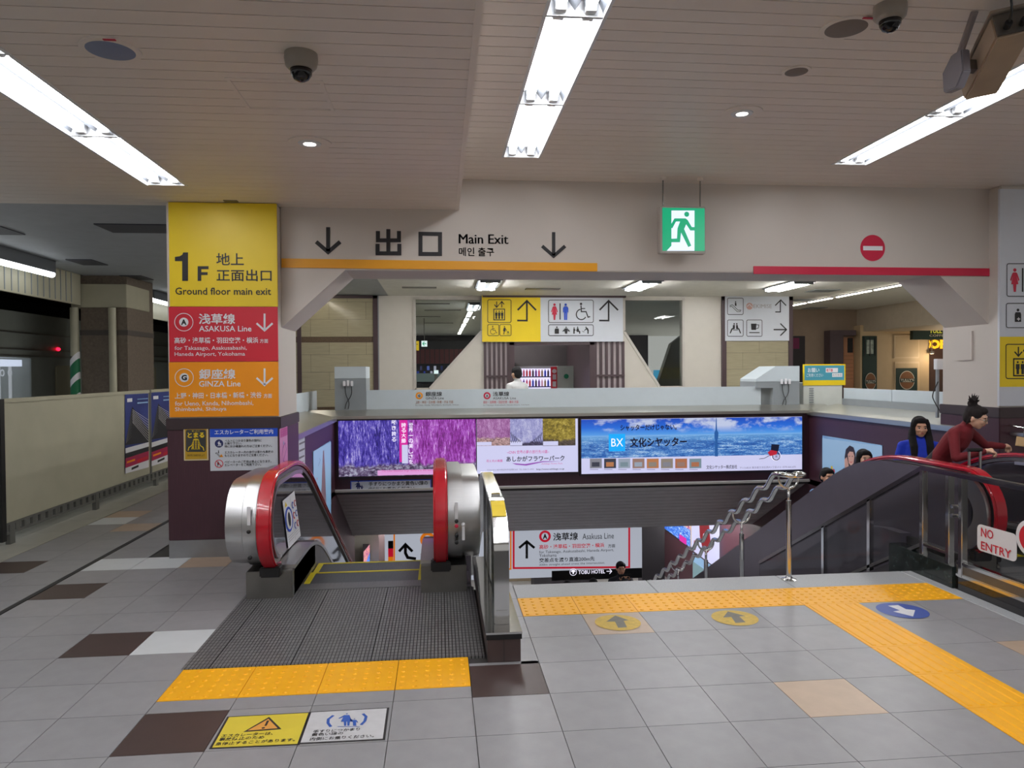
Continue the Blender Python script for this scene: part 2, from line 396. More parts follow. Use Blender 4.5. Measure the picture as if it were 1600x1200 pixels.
for j in range(-4, 22):
    for k in range(-10, 9):
        x, y = TX+TS*k, TY+TS*j
        if j >= 3 and k > -5: continue
        if k > -5 and k < 0 and j >= -1: continue          # escalator landing and the tactile row before it
        if k == 0 and j >= 0: continue
        if k >= 1 and j == 2: continue                      # tactile row at the stairs
        if k == 6 and j <= 1: continue                      # tactile path
        if -7 <= k <= -5 and j >= 7: continue              # pillar
        if k == -5 and j >= 4: continue
        put_tile(k, j)
for k in range(-4, 0):                                       # cut tiles before the yellow row
    MB().box(TX+TS*k+.002, TX+TS*(k+1)-.002, 3.7255, 3.857, -.012, 0).build('tile', m_tile, floor)
for j in range(0, 4): MB().box(.45, .5515, TY+TS*j+.002, TY+TS*(j+1)-.002, -.012, 0).build('tile', m_tile, floor)
MB().box(.155, .55, 4.125, 4.16, -.012, 0).build('tile', m_tile, floor)
for j in range(4, 7): MB().box(TX-2.0+.002, -1.462, TY+TS*j+.002, TY+TS*(j+1)-.002, -.012, 0).build('tile', m_tile, floor)
MB().box(-3.115, -3.062, -2, 14, -.012, -.004).build('expansion_joint', m_black, floor)
for y in range(3, 26):
    for x0, x1 in ((-4.28, -3.91), (-4.66, -4.285), (-5.04, -4.665)):
        if y*.6+.4 < 16: MB().box(x0, x1, y*.6+.4, y*.6+.996, -.012, 0).build('edge_tile', m_tile_edge, floor)
GR = [.553, 1.62, 2.69, 3.755]
for a, b in zip(GR[:-1], GR[1:]): MB().box(a+.002, b-.002, 5.326, 5.66, -.02, .001).build('granite_slab', m_granite, floor, bevel=.004, seg=1)
for y0, y1 in ((1.9, 2.72), (2.72, 3.52), (3.52, 4.32), (4.32, 4.92), (4.92, 5.66)):
    MB().box(3.757, 3.87, y0+.002, y1-.002, -.02, .001).build('granite_slab', m_granite, floor, bevel=.004, seg=1)
def tactile(kind):
    b = MB().box(-.198, .198, -.198, .198, -.012, .0015)
    if kind == 'dots':
        for i in range(6):
            for j in range(6):
                b.lathe([(.014, 0), (.009, .005)], (-.165+.066*i, -.165+.066*j, .0015), 8)
    else:
        for i in range(6):
            x = -.165+.066*i
            b.add([(x-.014, -.18, .0015), (x+.014, -.18, .0015), (x+.014, .18, .0015), (x-.014, .18, .0015), (x-.009, -.175, .0065), (x+.009, -.175, .0065), (x+.009, .175, .0065), (x-.009, .175, .0065)],
                  [(4, 5, 6, 7), (0, 1, 5, 4), (1, 2, 6, 5), (2, 3, 7, 6), (3, 0, 4, 7)])
    return b.mesh('tactile_tile', m_tactile)
dots, bars = tactile('dots'), tactile('bars')
for k in range(1, 9): link('tactile_tile', dots, floor, (TX+TS*(k+.5), TY+TS*2.5, 0))
for j in range(1, -5, -1): link('tactile_tile', bars, floor, (TX+TS*6.5, TY+TS*(j+.5), 0))
for k in range(-4, 0): link('tactile_tile', dots, floor, (TX+TS*(k+.5), 4.057, 0))

# ------------------------------------------------------------------ ceilings
ZL, ZR = 3.21, 3.50
LROW, MROW, RROW = (-2.365, -2.045), (.557, .873), (3.515, 3.835)
ceil = MB()
ceil.box(-5.0, .2, -6, 7.03, ZL+.11, ZL+.15); ceil.box(.2, 9, -6, 7.03, ZR+.11, ZR+.15)
ceiling = ceil.build('ceiling', m_void, label='white plank ceiling over the concourse in two levels', kind='structure')
segL = [(-5.0, LROW[0]), (LROW[1], .17)]
segR = [(.2, MROW[0]), (MROW[1], RROW[0]), (RROW[1], 9)]
y = 7.03
while y > 2.9:
    y0 = y-.125
    for z, segs in ((ZL, segL), (ZR, segR)):
        if y > 6.30: segs = [(segs[0][0], segs[-1][1])]
        for a, b in segs: MB().box(a, b, y0+.006, y, z, z+.012).build('ceiling_plank', m_plank, ceiling)
    y = y0
for z, segs in ((ZL, segL), (ZR, segR)):
    for a, b in segs: MB().box(a, b, -6, y, z, z+.012).build('ceiling_panel', m_plank, ceiling)
MB().box(.165, .2, -6, 7.03, ZL-.004, ZR).build('trim_1', m_plank, label='white riser where the plank ceiling steps up', kind='structure')
# access hatch outlined in the left ceiling
hx0, hx1, hy0, hy1 = -1.08, -.62, 4.0, 4.42
ht = MB()
for b in ((hx0-.02, hx0, hy0, hy1), (hx1, hx1+.02, hy0, hy1), (hx0-.02, hx1+.02, hy0-.02, hy0), (hx0-.02, hx1+.02, hy1, hy1+.02)): ht.box(*b, ZL-.004, ZL+.004)
hatch = thing('ceiling_hatch', 'square access hatch frame set in the left plank ceiling near the dome camera', 'hatch', (-.85, 4.2, ZL))
ht.build('hatch_frame', m_plank, hatch)
# platform and far ceilings
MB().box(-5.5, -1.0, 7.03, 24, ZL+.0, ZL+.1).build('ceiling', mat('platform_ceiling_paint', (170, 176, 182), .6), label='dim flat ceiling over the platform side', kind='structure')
MB().box(-1.0, 16, 7.7, 32, 3.2, 3.3).build('ceiling', mat('far_ceiling_paint', (226, 224, 216), .6), label='pale ceiling of the hall beyond the stairwell', kind='structure')

# ------------------------------------------------------------------ beam and pillars
beam = MB().box(-1.46, 5.66, 7.03, 7.7, 2.63, 3.6).build('beam', m_wall, label='cream header beam spanning between the two pillars over the stairs', kind='structure', bevel=.008)
for x0, d in ((-1.46, 1), (5.66, -1)):
    MB().prism([(x0, 7.031, 2.64), (x0+.60*d, 7.031, 2.64), (x0, 7.031, 2.09)], (0, .66, 0)).build('haunch', m_wall, beam)
PX0, PX1, PY0, PY1 = -2.43, -1.462, 6.88, 7.73
def pillar(x0, x1, z1, label):
    p = MB().box(x0, x1, PY0, PY1, 0, z1).build('pillar', m_wall, label=label, kind='structure', bevel=.012)
    MB().box(x0-.012, x1+.012, PY0-.014, PY1+.014, .16, 1.16).build('wood_cladding', m_wood, p, bevel=.006)
    MB().box(x0-.02, x1+.02, PY0-.022, PY1+.022, 1.16, 1.265).build('cladding_cap', m_woodcap, p, bevel=.006)
    MB().box(x0-.01, x1+.01, PY0-.012, PY1+.012, 0, .16).build('skirting', m_zinc, p)
    return p
pil = pillar(PX0, PX1, ZL, 'square pillar left of the down escalator, cream above dark wood cladding')
pir = pillar(5.63, 7.2, ZR, 'square pillar at the right edge, cream above dark wood cladding')
MB().box(5.612, 5.63, 7.25, 7.5, 1.75, 2.06).build('cover_plate', m_wall, pir)

far_spots = []
# ------------------------------------------------------------------ stairwell shell
Z1 = -3.52                                                     # lower floor
XL, XR, YF = -1.5, 5.62, 10.7
wf = MB().box(XL-.2, XR+.2, YF, YF+.12, -.02, 1.0).build('wall_far', m_wood, label='dark plum wall across the stairwell that carries the advert boards', kind='structure')
MB().box(XL-.2, XL, 5.9, 7.74, Z1, -.02).box(XL-.2, XL, 7.74, 13, Z1, 1.0).build('wall_left', m_wood, label='dark plum wall on the left of the stairwell', kind='structure')
MB().box(XR, XR+.2, 7.0, 19, Z1, 1.0).build('wall_right', m_wood, label='dark plum wall on the right of the up escalator', kind='structure')
lg = MB()
lg.prism([(XL-.42, YF-.06, 1.0), (XL-.42, YF-.06, 1.045), (XL-.42, YF+.3, 1.12), (XL-.42, YF+.3, 1.0)], (XR-XL+.84, 0, 0))
lg.build('trim_2', m_ledge, label='sloping steel ledge on top of the far stairwell wall', kind='structure', bevel=.004)
for x0, d in ((XL, -1), (XR, 1)):
    MB().prism([(x0-.04*d, 7.4, .97), (x0-.04*d, 7.4, 1.03), (x0+.5*d, 7.4, 1.13), (x0+.5*d, 7.4, .97)], (0, YF-7.4+.1, 0)).build('trim_3', m_ledge, label='sloping steel ledge on the %s stairwell wall' % ('left' if d < 0 else 'right'), kind='structure', bevel=.004)
# ribbed soffit over the stairs
sf = MB(); n = 14; Y0, Za, Y1, Zb = YF-.02, -.03, 12.75, -1.13
for i in range(n):
    t0, t1 = i/n, (i+.9)/n
    a = Vector((0, Y0+(Y1-Y0)*t0, Za+(Zb-Za)*t0)); b = Vector((0, Y0+(Y1-Y0)*t1, Za+(Zb-Za)*t1))
    sf.prism([(XL, a.y, a.z), (XL, b.y, b.z), (XL, b.y+.01, b.z+.02), (XL, a.y+.01, a.z+.02)], (XR-XL, 0, 0))
sf.prism([(XL, Y0+.03, Za), (XL, Y1+.03, Zb), (XL, Y1+.1, Zb+.1), (XL, Y0+.1, Za+.02)], (XR-XL, 0, 0))
sf.build('ceiling_slope', m_soffit, label='grey ribbed soffit sloping down over the stairs', kind='structure')
MB().box(XL, XR, YF-.03, YF-.005, -.05, -.02).build('trim_4', mat('pale_soffit_edge', (176, 172, 166), .5), label='pale strip along the top edge of the ribbed soffit', kind='structure')
MB().box(XL-3, XR+1, Y1, 24, Zb, Zb+.1).build('ceiling', mat('lower_ceiling_paint', (150, 148, 150), .6), label='ceiling of the lower hall at the foot of the stairs', kind='structure')
MB().box(XL-3, XR+1, 11.6, 24, Z1-.1, Z1).build('floor', mat('lower_floor_stone', (150, 148, 145), .35, var=.1), label='floor of the lower hall at the foot of the stairs', kind='structure')
MB().box(XL-3, XR+1, 20, 20.2, Z1, Zb).build('wall_back', mat('lower_wall_cream', (190, 182, 170), .6), label='pale far wall of the lower hall', kind='structure')
MB().box(XL-3, XL-2.9, 13, 20, Z1, Zb).build('wall_side', m_dark, label='dark side wall of the lower hall', kind='structure')
for i, (xx, yy) in enumerate(((-1.2, 13.6), (.8, 16), (2.6, 13.6), (4.4, 16), (4.9, 13.2))): far_spots.append((xx, yy))
pav = [(-1.48, 10.75, 5.6, 31), (5.64, 7.0, 15.9, 17.9)]
for a, b, c, d in pav: MB().box(a, c, b, d, -.012, -.001).build('bounce_paving', m_tile_edge, floor)  # mostly hidden pale floor, added to bounce light onto the far ceiling
# main stairs
st = thing('staircase', 'stone staircase going down between the two escalators', 'staircase', (2.2, 5.66, 0), kind='structure')
for i in range(1, 21):
    MB().box(.47, 3.86, 5.66+.33*(i-1), 5.66+.33*i+.02, -.176*i-.25, -.176*i).build('step', m_granite, st)

# ------------------------------------------------------------------ ceiling fittings
def fluorescent(x, yend, z, label, group, w=.31, ln=1.25):
    t = thing('fluorescent_light', label, 'ceiling light', (x, yend, z), group)
    h = MB(); a, b, y0, y1 = x-w/2, x+w/2, yend-ln+.004, yend-.004
    h.box(a-.012, a+.006, y0, y1, z-.006, z+.085); h.box(b-.006, b+.012, y0, y1, z-.006, z+.085)
    h.box(a, b, y0, y1, z+.08, z+.09); h.box(a, b, y0, y0+.006, z, z+.085); h.box(a, b, y1-.006, y1, z, z+.085)
    h.build('housing', m_white, t)
    r = MB()
    r.prism([(x-.035, y0, z+.08), (x, y0, z+.03), (x+.035, y0, z+.08)], (0, y1-y0, 0))
    r.prism([(a+.006, y0, z+.08), (a+.006, y0, z+.02), (a+.03, y0, z+.08)], (0, y1-y0, 0))
    r.prism([(b-.006, y0, z+.08), (b-.03, y0, z+.08), (b-.006, y0, z+.02)], (0, y1-y0, 0))
    r.build('reflector', m_lamp, t)
    for s in (-1, 1):
        MB().tube([(x+s*.078, y0+.06, z+.036), (x+s*.078, y1-.06, z+.036)], .024, 10).build('tube', m_tube, t, smooth=True)
        for yy in (y0+.035, y1-.035): MB().box(x+s*.078-.03, x+s*.078+.03, yy-.022, yy+.022, z+.01, z+.08).build('lamp_holder', m_white, t, bevel=.004, seg=1)
    return t
ordn = ['first', 'second', 'third', 'fourth', 'fifth', 'sixth', 'seventh']
for row, xx, z in (('left', sum(LROW)/2, ZL), ('centre', sum(MROW)/2, ZR), ('right', sum(RROW)/2, ZR)):
    t0 = None
    for i in range(7):
        lab = 'twin tube fluorescent light recessed in the %s ceiling row, %s from the beam' % (row, ordn[i])
        if t0 is None: t0 = fluorescent(xx, 6.285, z, lab, 'fluorescent lights of the %s row' % row)
        else: dup(t0, (xx, 6.285-1.25*i, z), label=lab)

def downlight(x, y, z, label):
    t = thing('downlight', label, 'ceiling light', (x, y, z), 'round downlights in the plank ceiling')
    MB().lathe([(.075, -.004), (.142, -.004), (.142, .004), (.075, .004)], (x, y, z-.003), 32).build('trim_ring', m_plank, t, smooth=True)
    MB().lathe([(.062, -.010), (.074, -.010), (.078, .0), (.062, 0)], (x, y, z-.003), 32).build('lamp_ring', m_white, t, smooth=True)
    MB().lathe([(.001, -.012), (.061, -.009), (.061, -.002)], (x, y, z-.003), 28).build('lens', m_down, t, smooth=True)
downlight(-.85, 5.05, ZL, 'lit round downlight in the left plank ceiling above the exit lettering')
downlight(2.165, 5.07, ZR, 'lit round downlight in the right plank ceiling between two light rows')
def speaker(x, y, z, r, label, grille, seal=True):
    t = thing('ceiling_speaker', label, 'speaker', (x, y, z), 'round speakers in the ceiling')
    MB().lathe([(r*.84, -.005), (r, -.004), (r, .004), (r*.84, .004)], (x, y, z-.004), 36).build('trim_ring', m_plank, t, smooth=True)
    MB().lathe([(.001, -.014), (r*.5, -.012), (r*.84, -.004), (r*.84, .002)], (x, y, z-.004), 36).build('grille', grille, t, smooth=True)
    if seal: MB().box(x+.02, x+.075, y-r*.97, y-r*.86, z-.012, z-.008).build('seal', k_crim, t)
g1 = mat('blue_grey_grille', (128, 140, 168), .6, bump=.1, bscale=500); g2 = mat('taupe_grille', (128, 118, 112), .6, bump=.1, bscale=500)
speaker(-1.54, 3.68, ZL, .135, 'round ceiling speaker with a pale grille beside the left light row', g1)
speaker(2.19, 3.77, ZR, .135, 'larger round ceiling speaker with a red seal beside the right dome camera', g2)
speaker(2.2, 4.34, ZR, .085, 'small round ceiling speaker between the downlight and the larger speaker', g2, False)
def dome(x, y, z, label):
    t = thing('dome_camera', label, 'camera', (x, y, z), 'dome cameras on the ceiling')
    MB().lathe([(.078, 0), (.08, -.03), (.074, -.06), (.06, -.075), (.05, -.078)], (x, y, z), 28).build('housing', mat('taupe_camera_shell', (150, 142, 132), .4), t, smooth=True)
    MB().lathe([(.054, -.07), (.05, -.1), (.036, -.122), (.016, -.133), (.001, -.135)], (x, y, z), 24).build('dome', mat('smoked_dome', (16, 16, 20), .08), t, smooth='all')
    MB().lathe([(.024, -.1), (.02, -.128)], (x+.006, y-.026, z+.006), 14).build('lens', m_black, t)
dome(-.652, 3.66, ZL, 'grey dome camera under the left plank ceiling')
dome(2.285, 3.53, ZR, 'grey dome camera beside the larger ceiling speaker')
t = thing('wall_vent', 'small dark slot vent in the ceiling above the yellow sign pillar', 'vent', (-1.84, 6.8, ZL))
MB().box(-1.9, -1.78, 6.77, 6.83, ZL-.006, ZL).build('slot', m_dsteel, t)
# long beige camera housing on a drop arm at top right
t = thing('camera_housing', 'long beige weatherproof camera housing hanging on an arm in front of the right light row', 'camera', (2.95, 3.6, 3.3))
A = at(1584, 42, y=3.38); B = at(1530, 143, y=3.86)
ax = (B-A).normalized(); sx = Vector((1, .12, 0)); sx = (sx-ax*sx.dot(ax)).normalized(); up = sx.cross(ax)
def hbox(p, l0, l1, w, h0, h1, mb, w0=None):
    q = lambda l, s, h: p+ax*l+sx*(s*w)+up*h
    mb.add([q(l, s, h) for l in (l0, l1) for s in (-1, 1) for h in (h0, h1)], [(0, 1, 3, 2), (4, 6, 7, 5), (0, 4, 5, 1), (2, 3, 7, 6), (1, 5, 7, 3), (0, 2, 6, 4)])
L = (B-A).length
b = MB(); hbox(A, 0, L, .085, -.04, .085, b); b.build('body', mat('beige_camera_paint', (176, 156, 134), .45, var=.08), t, bevel=.01)
b = MB(); hbox(A, -.03, L+.04, .094, .085, .1, b); b.build('sun_shield', mat('beige_shield_paint', (150, 138, 126), .45), t, bevel=.004)
b = MB(); hbox(A, -.012, 0, .08, -.035, .08, b); b.build('end_plate', m_dsteel, t)
for s in (-1, 1):
    c = A+sx*(s*.035)-ax*.012
    b = MB().tube([c, c-ax*.035], .017, 10); b.build('cable_gland', m_black, t, smooth=True)
    MB().tube(chaikin([c-ax*.03, c-ax*.09+up*.02, c-ax*.12+up*.1, Vector((c.x, c.y-.22, ZR))], 2), .006, 6).build('cable', m_black, t, smooth=True)
br = at(1523, 18, z=ZR)
MB().tube([br, (br.x, br.y+.12, ZR-.19)], .018, 10).build('arm', mat('grey_arm_paint', (140, 130, 130), .45), t, smooth=True)
kx, ky, kz = br.x, br.y+.12, ZR-.22
MB().prism([(kx-.02, ky-.05, kz+.06), (kx-.02, ky+.03, kz+.06), (kx-.02, ky+.10, kz-.01), (kx-.02, ky+.09, kz-.12), (kx-.02, ky-.01, kz-.13), (kx-.02, ky-.06, kz-.06)], (.05, 0, 0)).build('tilt_bracket', mat('grey_bracket_paint', (136, 132, 140), .45), t, bevel=.006)
MB().box(kx-.0, A.x+.14, ky-.02, ky+.04, kz-.03, kz+.02).build('crosspiece', m_dsteel, t)

# exit sign hanging from the ceiling
t = thing('exit_sign', 'green and white running man emergency exit sign hanging on two rods', 'exit sign', (2.2, 6.82, 2.9))
sg = Sign(t, 'y', 6.78, -1, .001)
a, b, c, d = sg.rect((1031, 322, 1103, 396))
MB().box(a, b, 6.785, 6.86, c, d).build('case', mat('exit_sign_case', (176, 168, 160), .4), t, bevel=.006)
E_grn = mat('exit_green', (4, 160, 112), .3, emit=.8); E_wht = mat('exit_white', (214, 226, 255), .3, emit=.95)
sg.val = 6.783
sg.fill('face', (1035, 325, 1101, 392), E_grn, 1); sg.poly('doorway', [(1049, 329), (1085, 329), (1085, 392), (1041.5, 392), (1049, 384)], E_wht, 2)
sg.glyph('runner', (1044, 330, 1084, 384), E_grn, 3, 'running_figure')
sg.flush()
for px in (1036, 1094):
    p = at(px, 300, y=6.82); MB().tube([(p.x, 6.82, d-.01), (p.x, 6.82, ZR)], .007, 8).build('rod', m_dsteel, t, smooth=True)
    MB().lathe([(.03, 0), (.028, -.02), (.01, -.03)], (p.x, 6.82, ZR), 14).build('rod_cap', m_plank, t, smooth=True)

# ------------------------------------------------------------------ escalators
RUN = {5.29: .87, 5.06: 1.07}                               # length of the level run behind each newel
def zh(y, yn, top, k=.535):
    """height of the handrail above the upper floor along the run"""
    a = yn+RUN[yn]
    if y < a: return top
    if y < a+1: return top-k/2*(y-a)**2
    return top-k/2-k*(y-a-1)
def hpath(yn, top, ins=0, yend=12.2, tail=True):
    r = (top-.2)/2; cy, cz = yn+r, top-r; p = []
    if tail: p += [(yn+r+.06, .2+ins)]
    for i in range(17):
        a = -PI/2-PI*i/16; p.append((cy+(r-ins)*math.cos(a), cz+(r-ins)*math.sin(a)))
    y = yn+RUN[yn]-.1
    while y < yend: p.append((y, zh(y, yn, top)-ins)); y += .12 if y < yn+2 else .5
    return p
def escalator(xa, xb, yn, top, out, label, dark_out):
    """xa, xb handrail centres, yn newel front, out = (width of the outer cladding left, right)"""
    t = thing('escalator', label, 'escalator', ((xa+xb)/2, yn+.6, 0)); YE = 12.2
    for x, sg_, wo in ((xa, -1, out[0]), (xb, 1, out[1])):
        inn = -sg_
        hr = hpath(yn, top, 0, YE)
        MB().strip(hr, x-.052, x+.052, -.036).build('handrail', m_red, t, smooth=True, bevel=.014, seg=3)
        MB().strip(hpath(yn, top, .045, YE), x-.03, x+.03, -.03).build('handrail_guide', m_dsteel, t, smooth=True)
        # dark panel between handrail and skirt
        up_ = hpath(yn, top, .085, YE, False); lo = [(y, max(.02, .24) if y < yn+.9 else zh(y, yn, top)-top+.24) for y, z in reversed(up_) if y > yn+.3]
        MB().prism([(x-.011, y, z) for y, z in up_]+[(x-.011, y, z) for y, z in lo], (.022, 0, 0)).build('balustrade_panel', m_smoke, t)
        MB().strip([q for q in hpath(yn, top, .078, yn+1.3, False)], x+inn*.012, x+inn*.05, -.03).build('newel_rim', m_steel, t, smooth=True)
        # inner skirt with its bright deck edge
        sk = []; y = yn+.32
        while y < YE: sk.append((y, (0 if y < yn+.9 else zh(y, yn, top)-top))); y += .15
        x0, x1 = x+inn*.02, x+inn*.15
        q = [(x1, y, z-.3) for y, z in sk]+[(x1, y, z+.2) for y, z in reversed(sk)]
        MB().prism(q, (x0-x1, 0, 0)).build('skirt', m_dsteel, t)
        MB().strip([(y, z+.2) for y, z in sk], x0, x1+inn*.006, .03).build('skirt_rail', m_steel, t, smooth=True)
        # outer cladding: rounded drum in two widths, deck running back
        if sg_ < 0 and dark_out:
            # glass sided newel: steel ring, then one dark guard panel that rises past the handrail down the slope
            arc = [(yn+.345+(.345-i)*math.cos(a), .54+(.345-i)*math.sin(a)) for i, rng in ((.045, range(25)), (.19, range(24, -1, -1))) for a in [PI/2+PI*q/24 for q in rng]]
            n_ = 25; rg = MB()
            for q in range(n_-1): a_, b_, c_, d_ = arc[q], arc[q+1], arc[2*n_-2-q], arc[2*n_-1-q]; rg.prism([(x-.055, *a_), (x-.055, *b_), (x-.055, *c_), (x-.055, *d_)], (-.035, 0, 0))
            rg.build('newel_ring', m_steel, t, smooth=True)
            ys = [yn+.25+.15*i for i in range(44)]
            up2 = [(y, zh(y, yn, top)-.062+.085*min(1, max(0, (y-yn-1.2)/1.0))) for y in ys]
            MB().prism([(x-.056, y, z) for y, z in up2]+[(x-.056, y, (.16 if y < yn+.9 else z-1.6)) for y, z in reversed(up2)], (-.03, 0, 0)).build('guard_panel', m_truss, t)
        for j, (w0, w1, ins) in () if (sg_ < 0 and dark_out) else enumerate(((.055, .055+wo*.45, .035), (.055+wo*.45, .055+wo, .055))):
            pr = hpath(yn, top, ins, yn+1.2, False)
            bot = [(yn+1.2, .22), (yn+.45, .22)]
            MB().prism([(x+sg_*w0, y, z) for y, z in pr]+[(x+sg_*w0, y, z) for y, z in bot], (sg_*(w1-w0), 0, 0)).build('outer_cladding', m_steel, t, smooth=True, bevel=.006)
        MB().box(x-sg_*.15, x+sg_*wo*.82, yn+.24, yn+1.25, 0, .205).build('newel_base', m_dsteel, t, bevel=.004)
        MB().box(x-.075, x+.075, yn+.19, yn+.30, .17, .25).build('handrail_entry', m_black, t, bevel=.01)
    # truss body under the steps
    tr = [(yn+.5, -.02), (yn+.9, -.02)]+[(y, zh(y, yn, top)-top-.25) for y in (yn+1.4, yn+1.9, YE)]
    MB().prism([(xa-out[0], y, z) for y, z in tr]+[(xa-out[0], y, z-.8) for y, z in reversed(tr)], (xb+out[1]-xa+out[0], 0, 0)).build('truss', m_truss, t)
    for x, w, s in ((xa, out[0], -1), (xb, out[1], 1)):
        up_ = [(y, zh(y, yn, top)-top+.23) for y in [yn+.95+.25*i for i in range(22)]]
        MB().prism([(x+s*.045, y, z) for y, z in up_]+[(x+s*.045, y, z-1.3) for y, z in reversed(up_)], (s*w*.9, 0, 0)).build('side_cladding', m_truss, t)
    # comb and steps
    xs0, xs1 = xa+.155, xb-.155
    yc = yn+.58
    MB().box(xs0, xs1, yc-.16, yc, -.02, .008).build('comb_plate', mat('comb_aluminium', (120, 120, 122), .45, .5, var=.3, scale=1, stretch=(400, 4, 1)), t)
    y_e = mat('step_edge_yellow', (214, 196, 20), .5)
    tread = mat('step_tread', (84, 88, 92), .45, .4, var=.35, scale=1, stretch=(500, 6, 1))
    for i in range(14):
        ya = yc+.4*i; z = -.012 if i < 1 else zh(ya+.2, yn, top)-top-.012
        s = MB().box(xs0+.004, xs1-.004, ya, ya+.395, z-.22, z).build('step', tread, t)
        e = MB(); e.box(xs0+.004, xs1-.004, ya+.365, ya+.394, z, z+.003)
        for a, b in ((xs0+.004, xs0+.05), (xs1-.03, xs1-.004)): e.box(a, b, ya, ya+.394, z, z+.0028)
        e.build('edge_line', y_e, s)
    return t
m_plate = None
g = G('ribbed_landing_plate'); gen, xyz = g.gen()
tc = g.n('ShaderNodeTexCoord'); bt = g.n('ShaderNodeTexBrick'); bt.offset = 0; bt.squash = 1
mp = g.n('ShaderNodeMapping'); g.nt.links.new(tc.outputs['Object'], mp.inputs[0]); g.nt.links.new(mp.outputs[0], bt.inputs['Vector'])
for k, v in (('Scale', 1.0), ('Mortar Size', .0028), ('Mortar Smooth', .2), ('Brick Width', .0215), ('Row Height', .047), ('Bias', 0)): bt.inputs[k].default_value = v
bt.inputs['Color1'].default_value = (*lin((150, 150, 150)), 1); bt.inputs['Color2'].default_value = (*lin((136, 136, 138)), 1); bt.inputs['Mortar'].default_value = (*lin((26, 26, 28)), 1)
nz = g.noise(tc.outputs['Object'], 2.2, detail=5)
g.out(g.mix(g.math('MULTIPLY', nz, .45), bt.outputs[0], (.02, .02, .022)), 0, .42)
g.b.inputs['Metallic'].default_value = .35
bp = g.n('ShaderNodeBump', invert=True); bp.inputs['Strength'].default_value = .6; bp.inputs['Distance'].default_value = .004
g.nt.links.new(bt.outputs['Fac'], bp.inputs['Height']); g.nt.links.new(bp.outputs[0], g.b.inputs['Normal'])
m_plate = g.m

e1 = escalator(-1.245, 0.0, 5.29, .935, (.222, .235), 'left escalator with red handrails going down beside the yellow sign pillar', False)
MB().box(-1.46, -1.31, 4.262, 5.70, -.02, .003).build('landing_plate', m_plate, e1)
for a, b in ((-1.305, -.86), (-.855, -.41), (-.405, .02)): MB().box(a, b, 4.262, 5.712, -.02, .004).build('landing_plate', m_plate, e1)
MB().box(.025, .25, 4.262, 5.66, -.02, .003).build('landing_plate', m_plate, e1)
e2 = escalator(4.17, 5.33, 5.06, .885, (.15, .18), 'right escalator with red handrails coming up with passengers on it', True)
MB().box(4.0, 5.5, 3.6, 5.49, -.02, .004).build('landing_plate', m_plate, e2)

# small stickers, key switches and notices on the left escalator
def tab(x, y, z, w, h, m, name, thick=.004): MB().box(x-w/2, x+w/2, y-thick, y, z-h/2, z+h/2).build(name, m, e1)
tab(-1.345, 5.318, .66, .022, .13, k_white, 'warning_tab', .012); tab(.115, 5.318, .66, .022, .12, k_white, 'warning_tab', .012)
tab(.165, 5.335, .49, .02, .1, k_white, 'warning_tab', .012)
for x, z, m in ((-1.35, .545, m_black), (.115, .58, m_black), (.115, .545, k_crim), (.165, .555, k_white), (.115, .475, m_black), (.115, .425, m_black), (-1.345, .36, m_black)):
    MB().lathe([(.014, 0), (.014, -.016), (.008, -.02)], (x, 5.335, z), 14, 'y').build('key_switch', m, e1, smooth=True)
# notice on the inner side of the left balustrade
sn = Sign(e1, 'x', -1.228, 1, .002)
Q = [(441, 783), (459.5, 767), (469.5, 837), (450.5, 858)]
sn.poly('safety_notice', Q, k_white, 1)
lp = lambda u, v: tuple((1-v)*((1-u)*Q[0][i]+u*Q[1][i]) + v*((1-u)*Q[3][i]+u*Q[2][i]) for i in (0, 1))
ring = lambda cu, cv, ru, rv, n=20: [lp(cu+ru*math.cos(2*PI*i/n), cv+rv*math.sin(2*PI*i/n)) for i in range(n)]
sn.poly('mandatory_mark', ring(.3, .45, .3, .26), k_blue, 2); sn.poly('mandatory_mark', ring(.3, .45, .22, .21), k_white, 3); sn.poly('mandatory_mark', ring(.3, .45, .1, .15), k_black, 4)
sn.poly('warning_mark', [lp(.1, .16), lp(.3, .16), lp(.2, .06)], k_yel, 2)
for i in range(3):
    for j in range(2): sn.poly('prohibition_mark', ring(.72+.19*j, .25+.22*i, .08, .075, 12), k_red if (i+j) % 2 else k_blue, 2); sn.poly('prohibition_mark', ring(.72+.19*j, .25+.22*i, .05, .05, 12), k_white, 3); sn.flush()
sn.stroke('rule', [lp(.58, .04), lp(.58, .96)], .6, k_black, 2)
for v in (.78, .83, .88): sn.stroke('small_print', [lp(.08, v), lp(.52, v)], .5, k_grey, 2); sn.stroke('small_print', [lp(.64, v), lp(.94, v)], .5, k_grey, 2)
sn.flush()

# ------------------------------------------------------------------ balustrade between down escalator and stairs
t = thing('balustrade', 'narrow chrome framed glass balustrade on a brown tiled plinth beside the left escalator', 'balustrade', (.355, 4.9, 0))
MB().box(.262, .452, 4.165, 5.9, 0, .13).build('plinth', mat('brown_plinth_tile', (78, 64, 62), .3, var=.08), t)
MB().box(.354, .357, 4.162, 4.166, .004, .128).build('tile_joint', m_grout, t)
MB().box(.255, .459, 4.158, 5.9, .13, .16).build('plinth_trim', m_black, t); MB().box(.252, .462, 4.155, 5.9, .16, .172).build('plinth_top', m_chrome, t, bevel=.002)
pa = [(4.30, .172), (4.30, .3), (4.30, .60)]+[(4.30+.42*(1-math.cos(a)), .60+.26*math.sin(a)) for a in [PI/2*i/10 for i in range(1, 11)]]+[(5.0, .875), (5.62, .895)]
MB().strip(pa, .312, .402, -.03).build('frame', m_chrome, t, smooth=True, bevel=.004)
MB().strip([(y, .6-.30*(y-5.62)-.27*max(0, y-5.9)+.295) for y in (5.62, 5.9, 6.5, 7.5, 8.5)], .312, .402, -.03).build('frame', m_chrome, t, smooth=True)
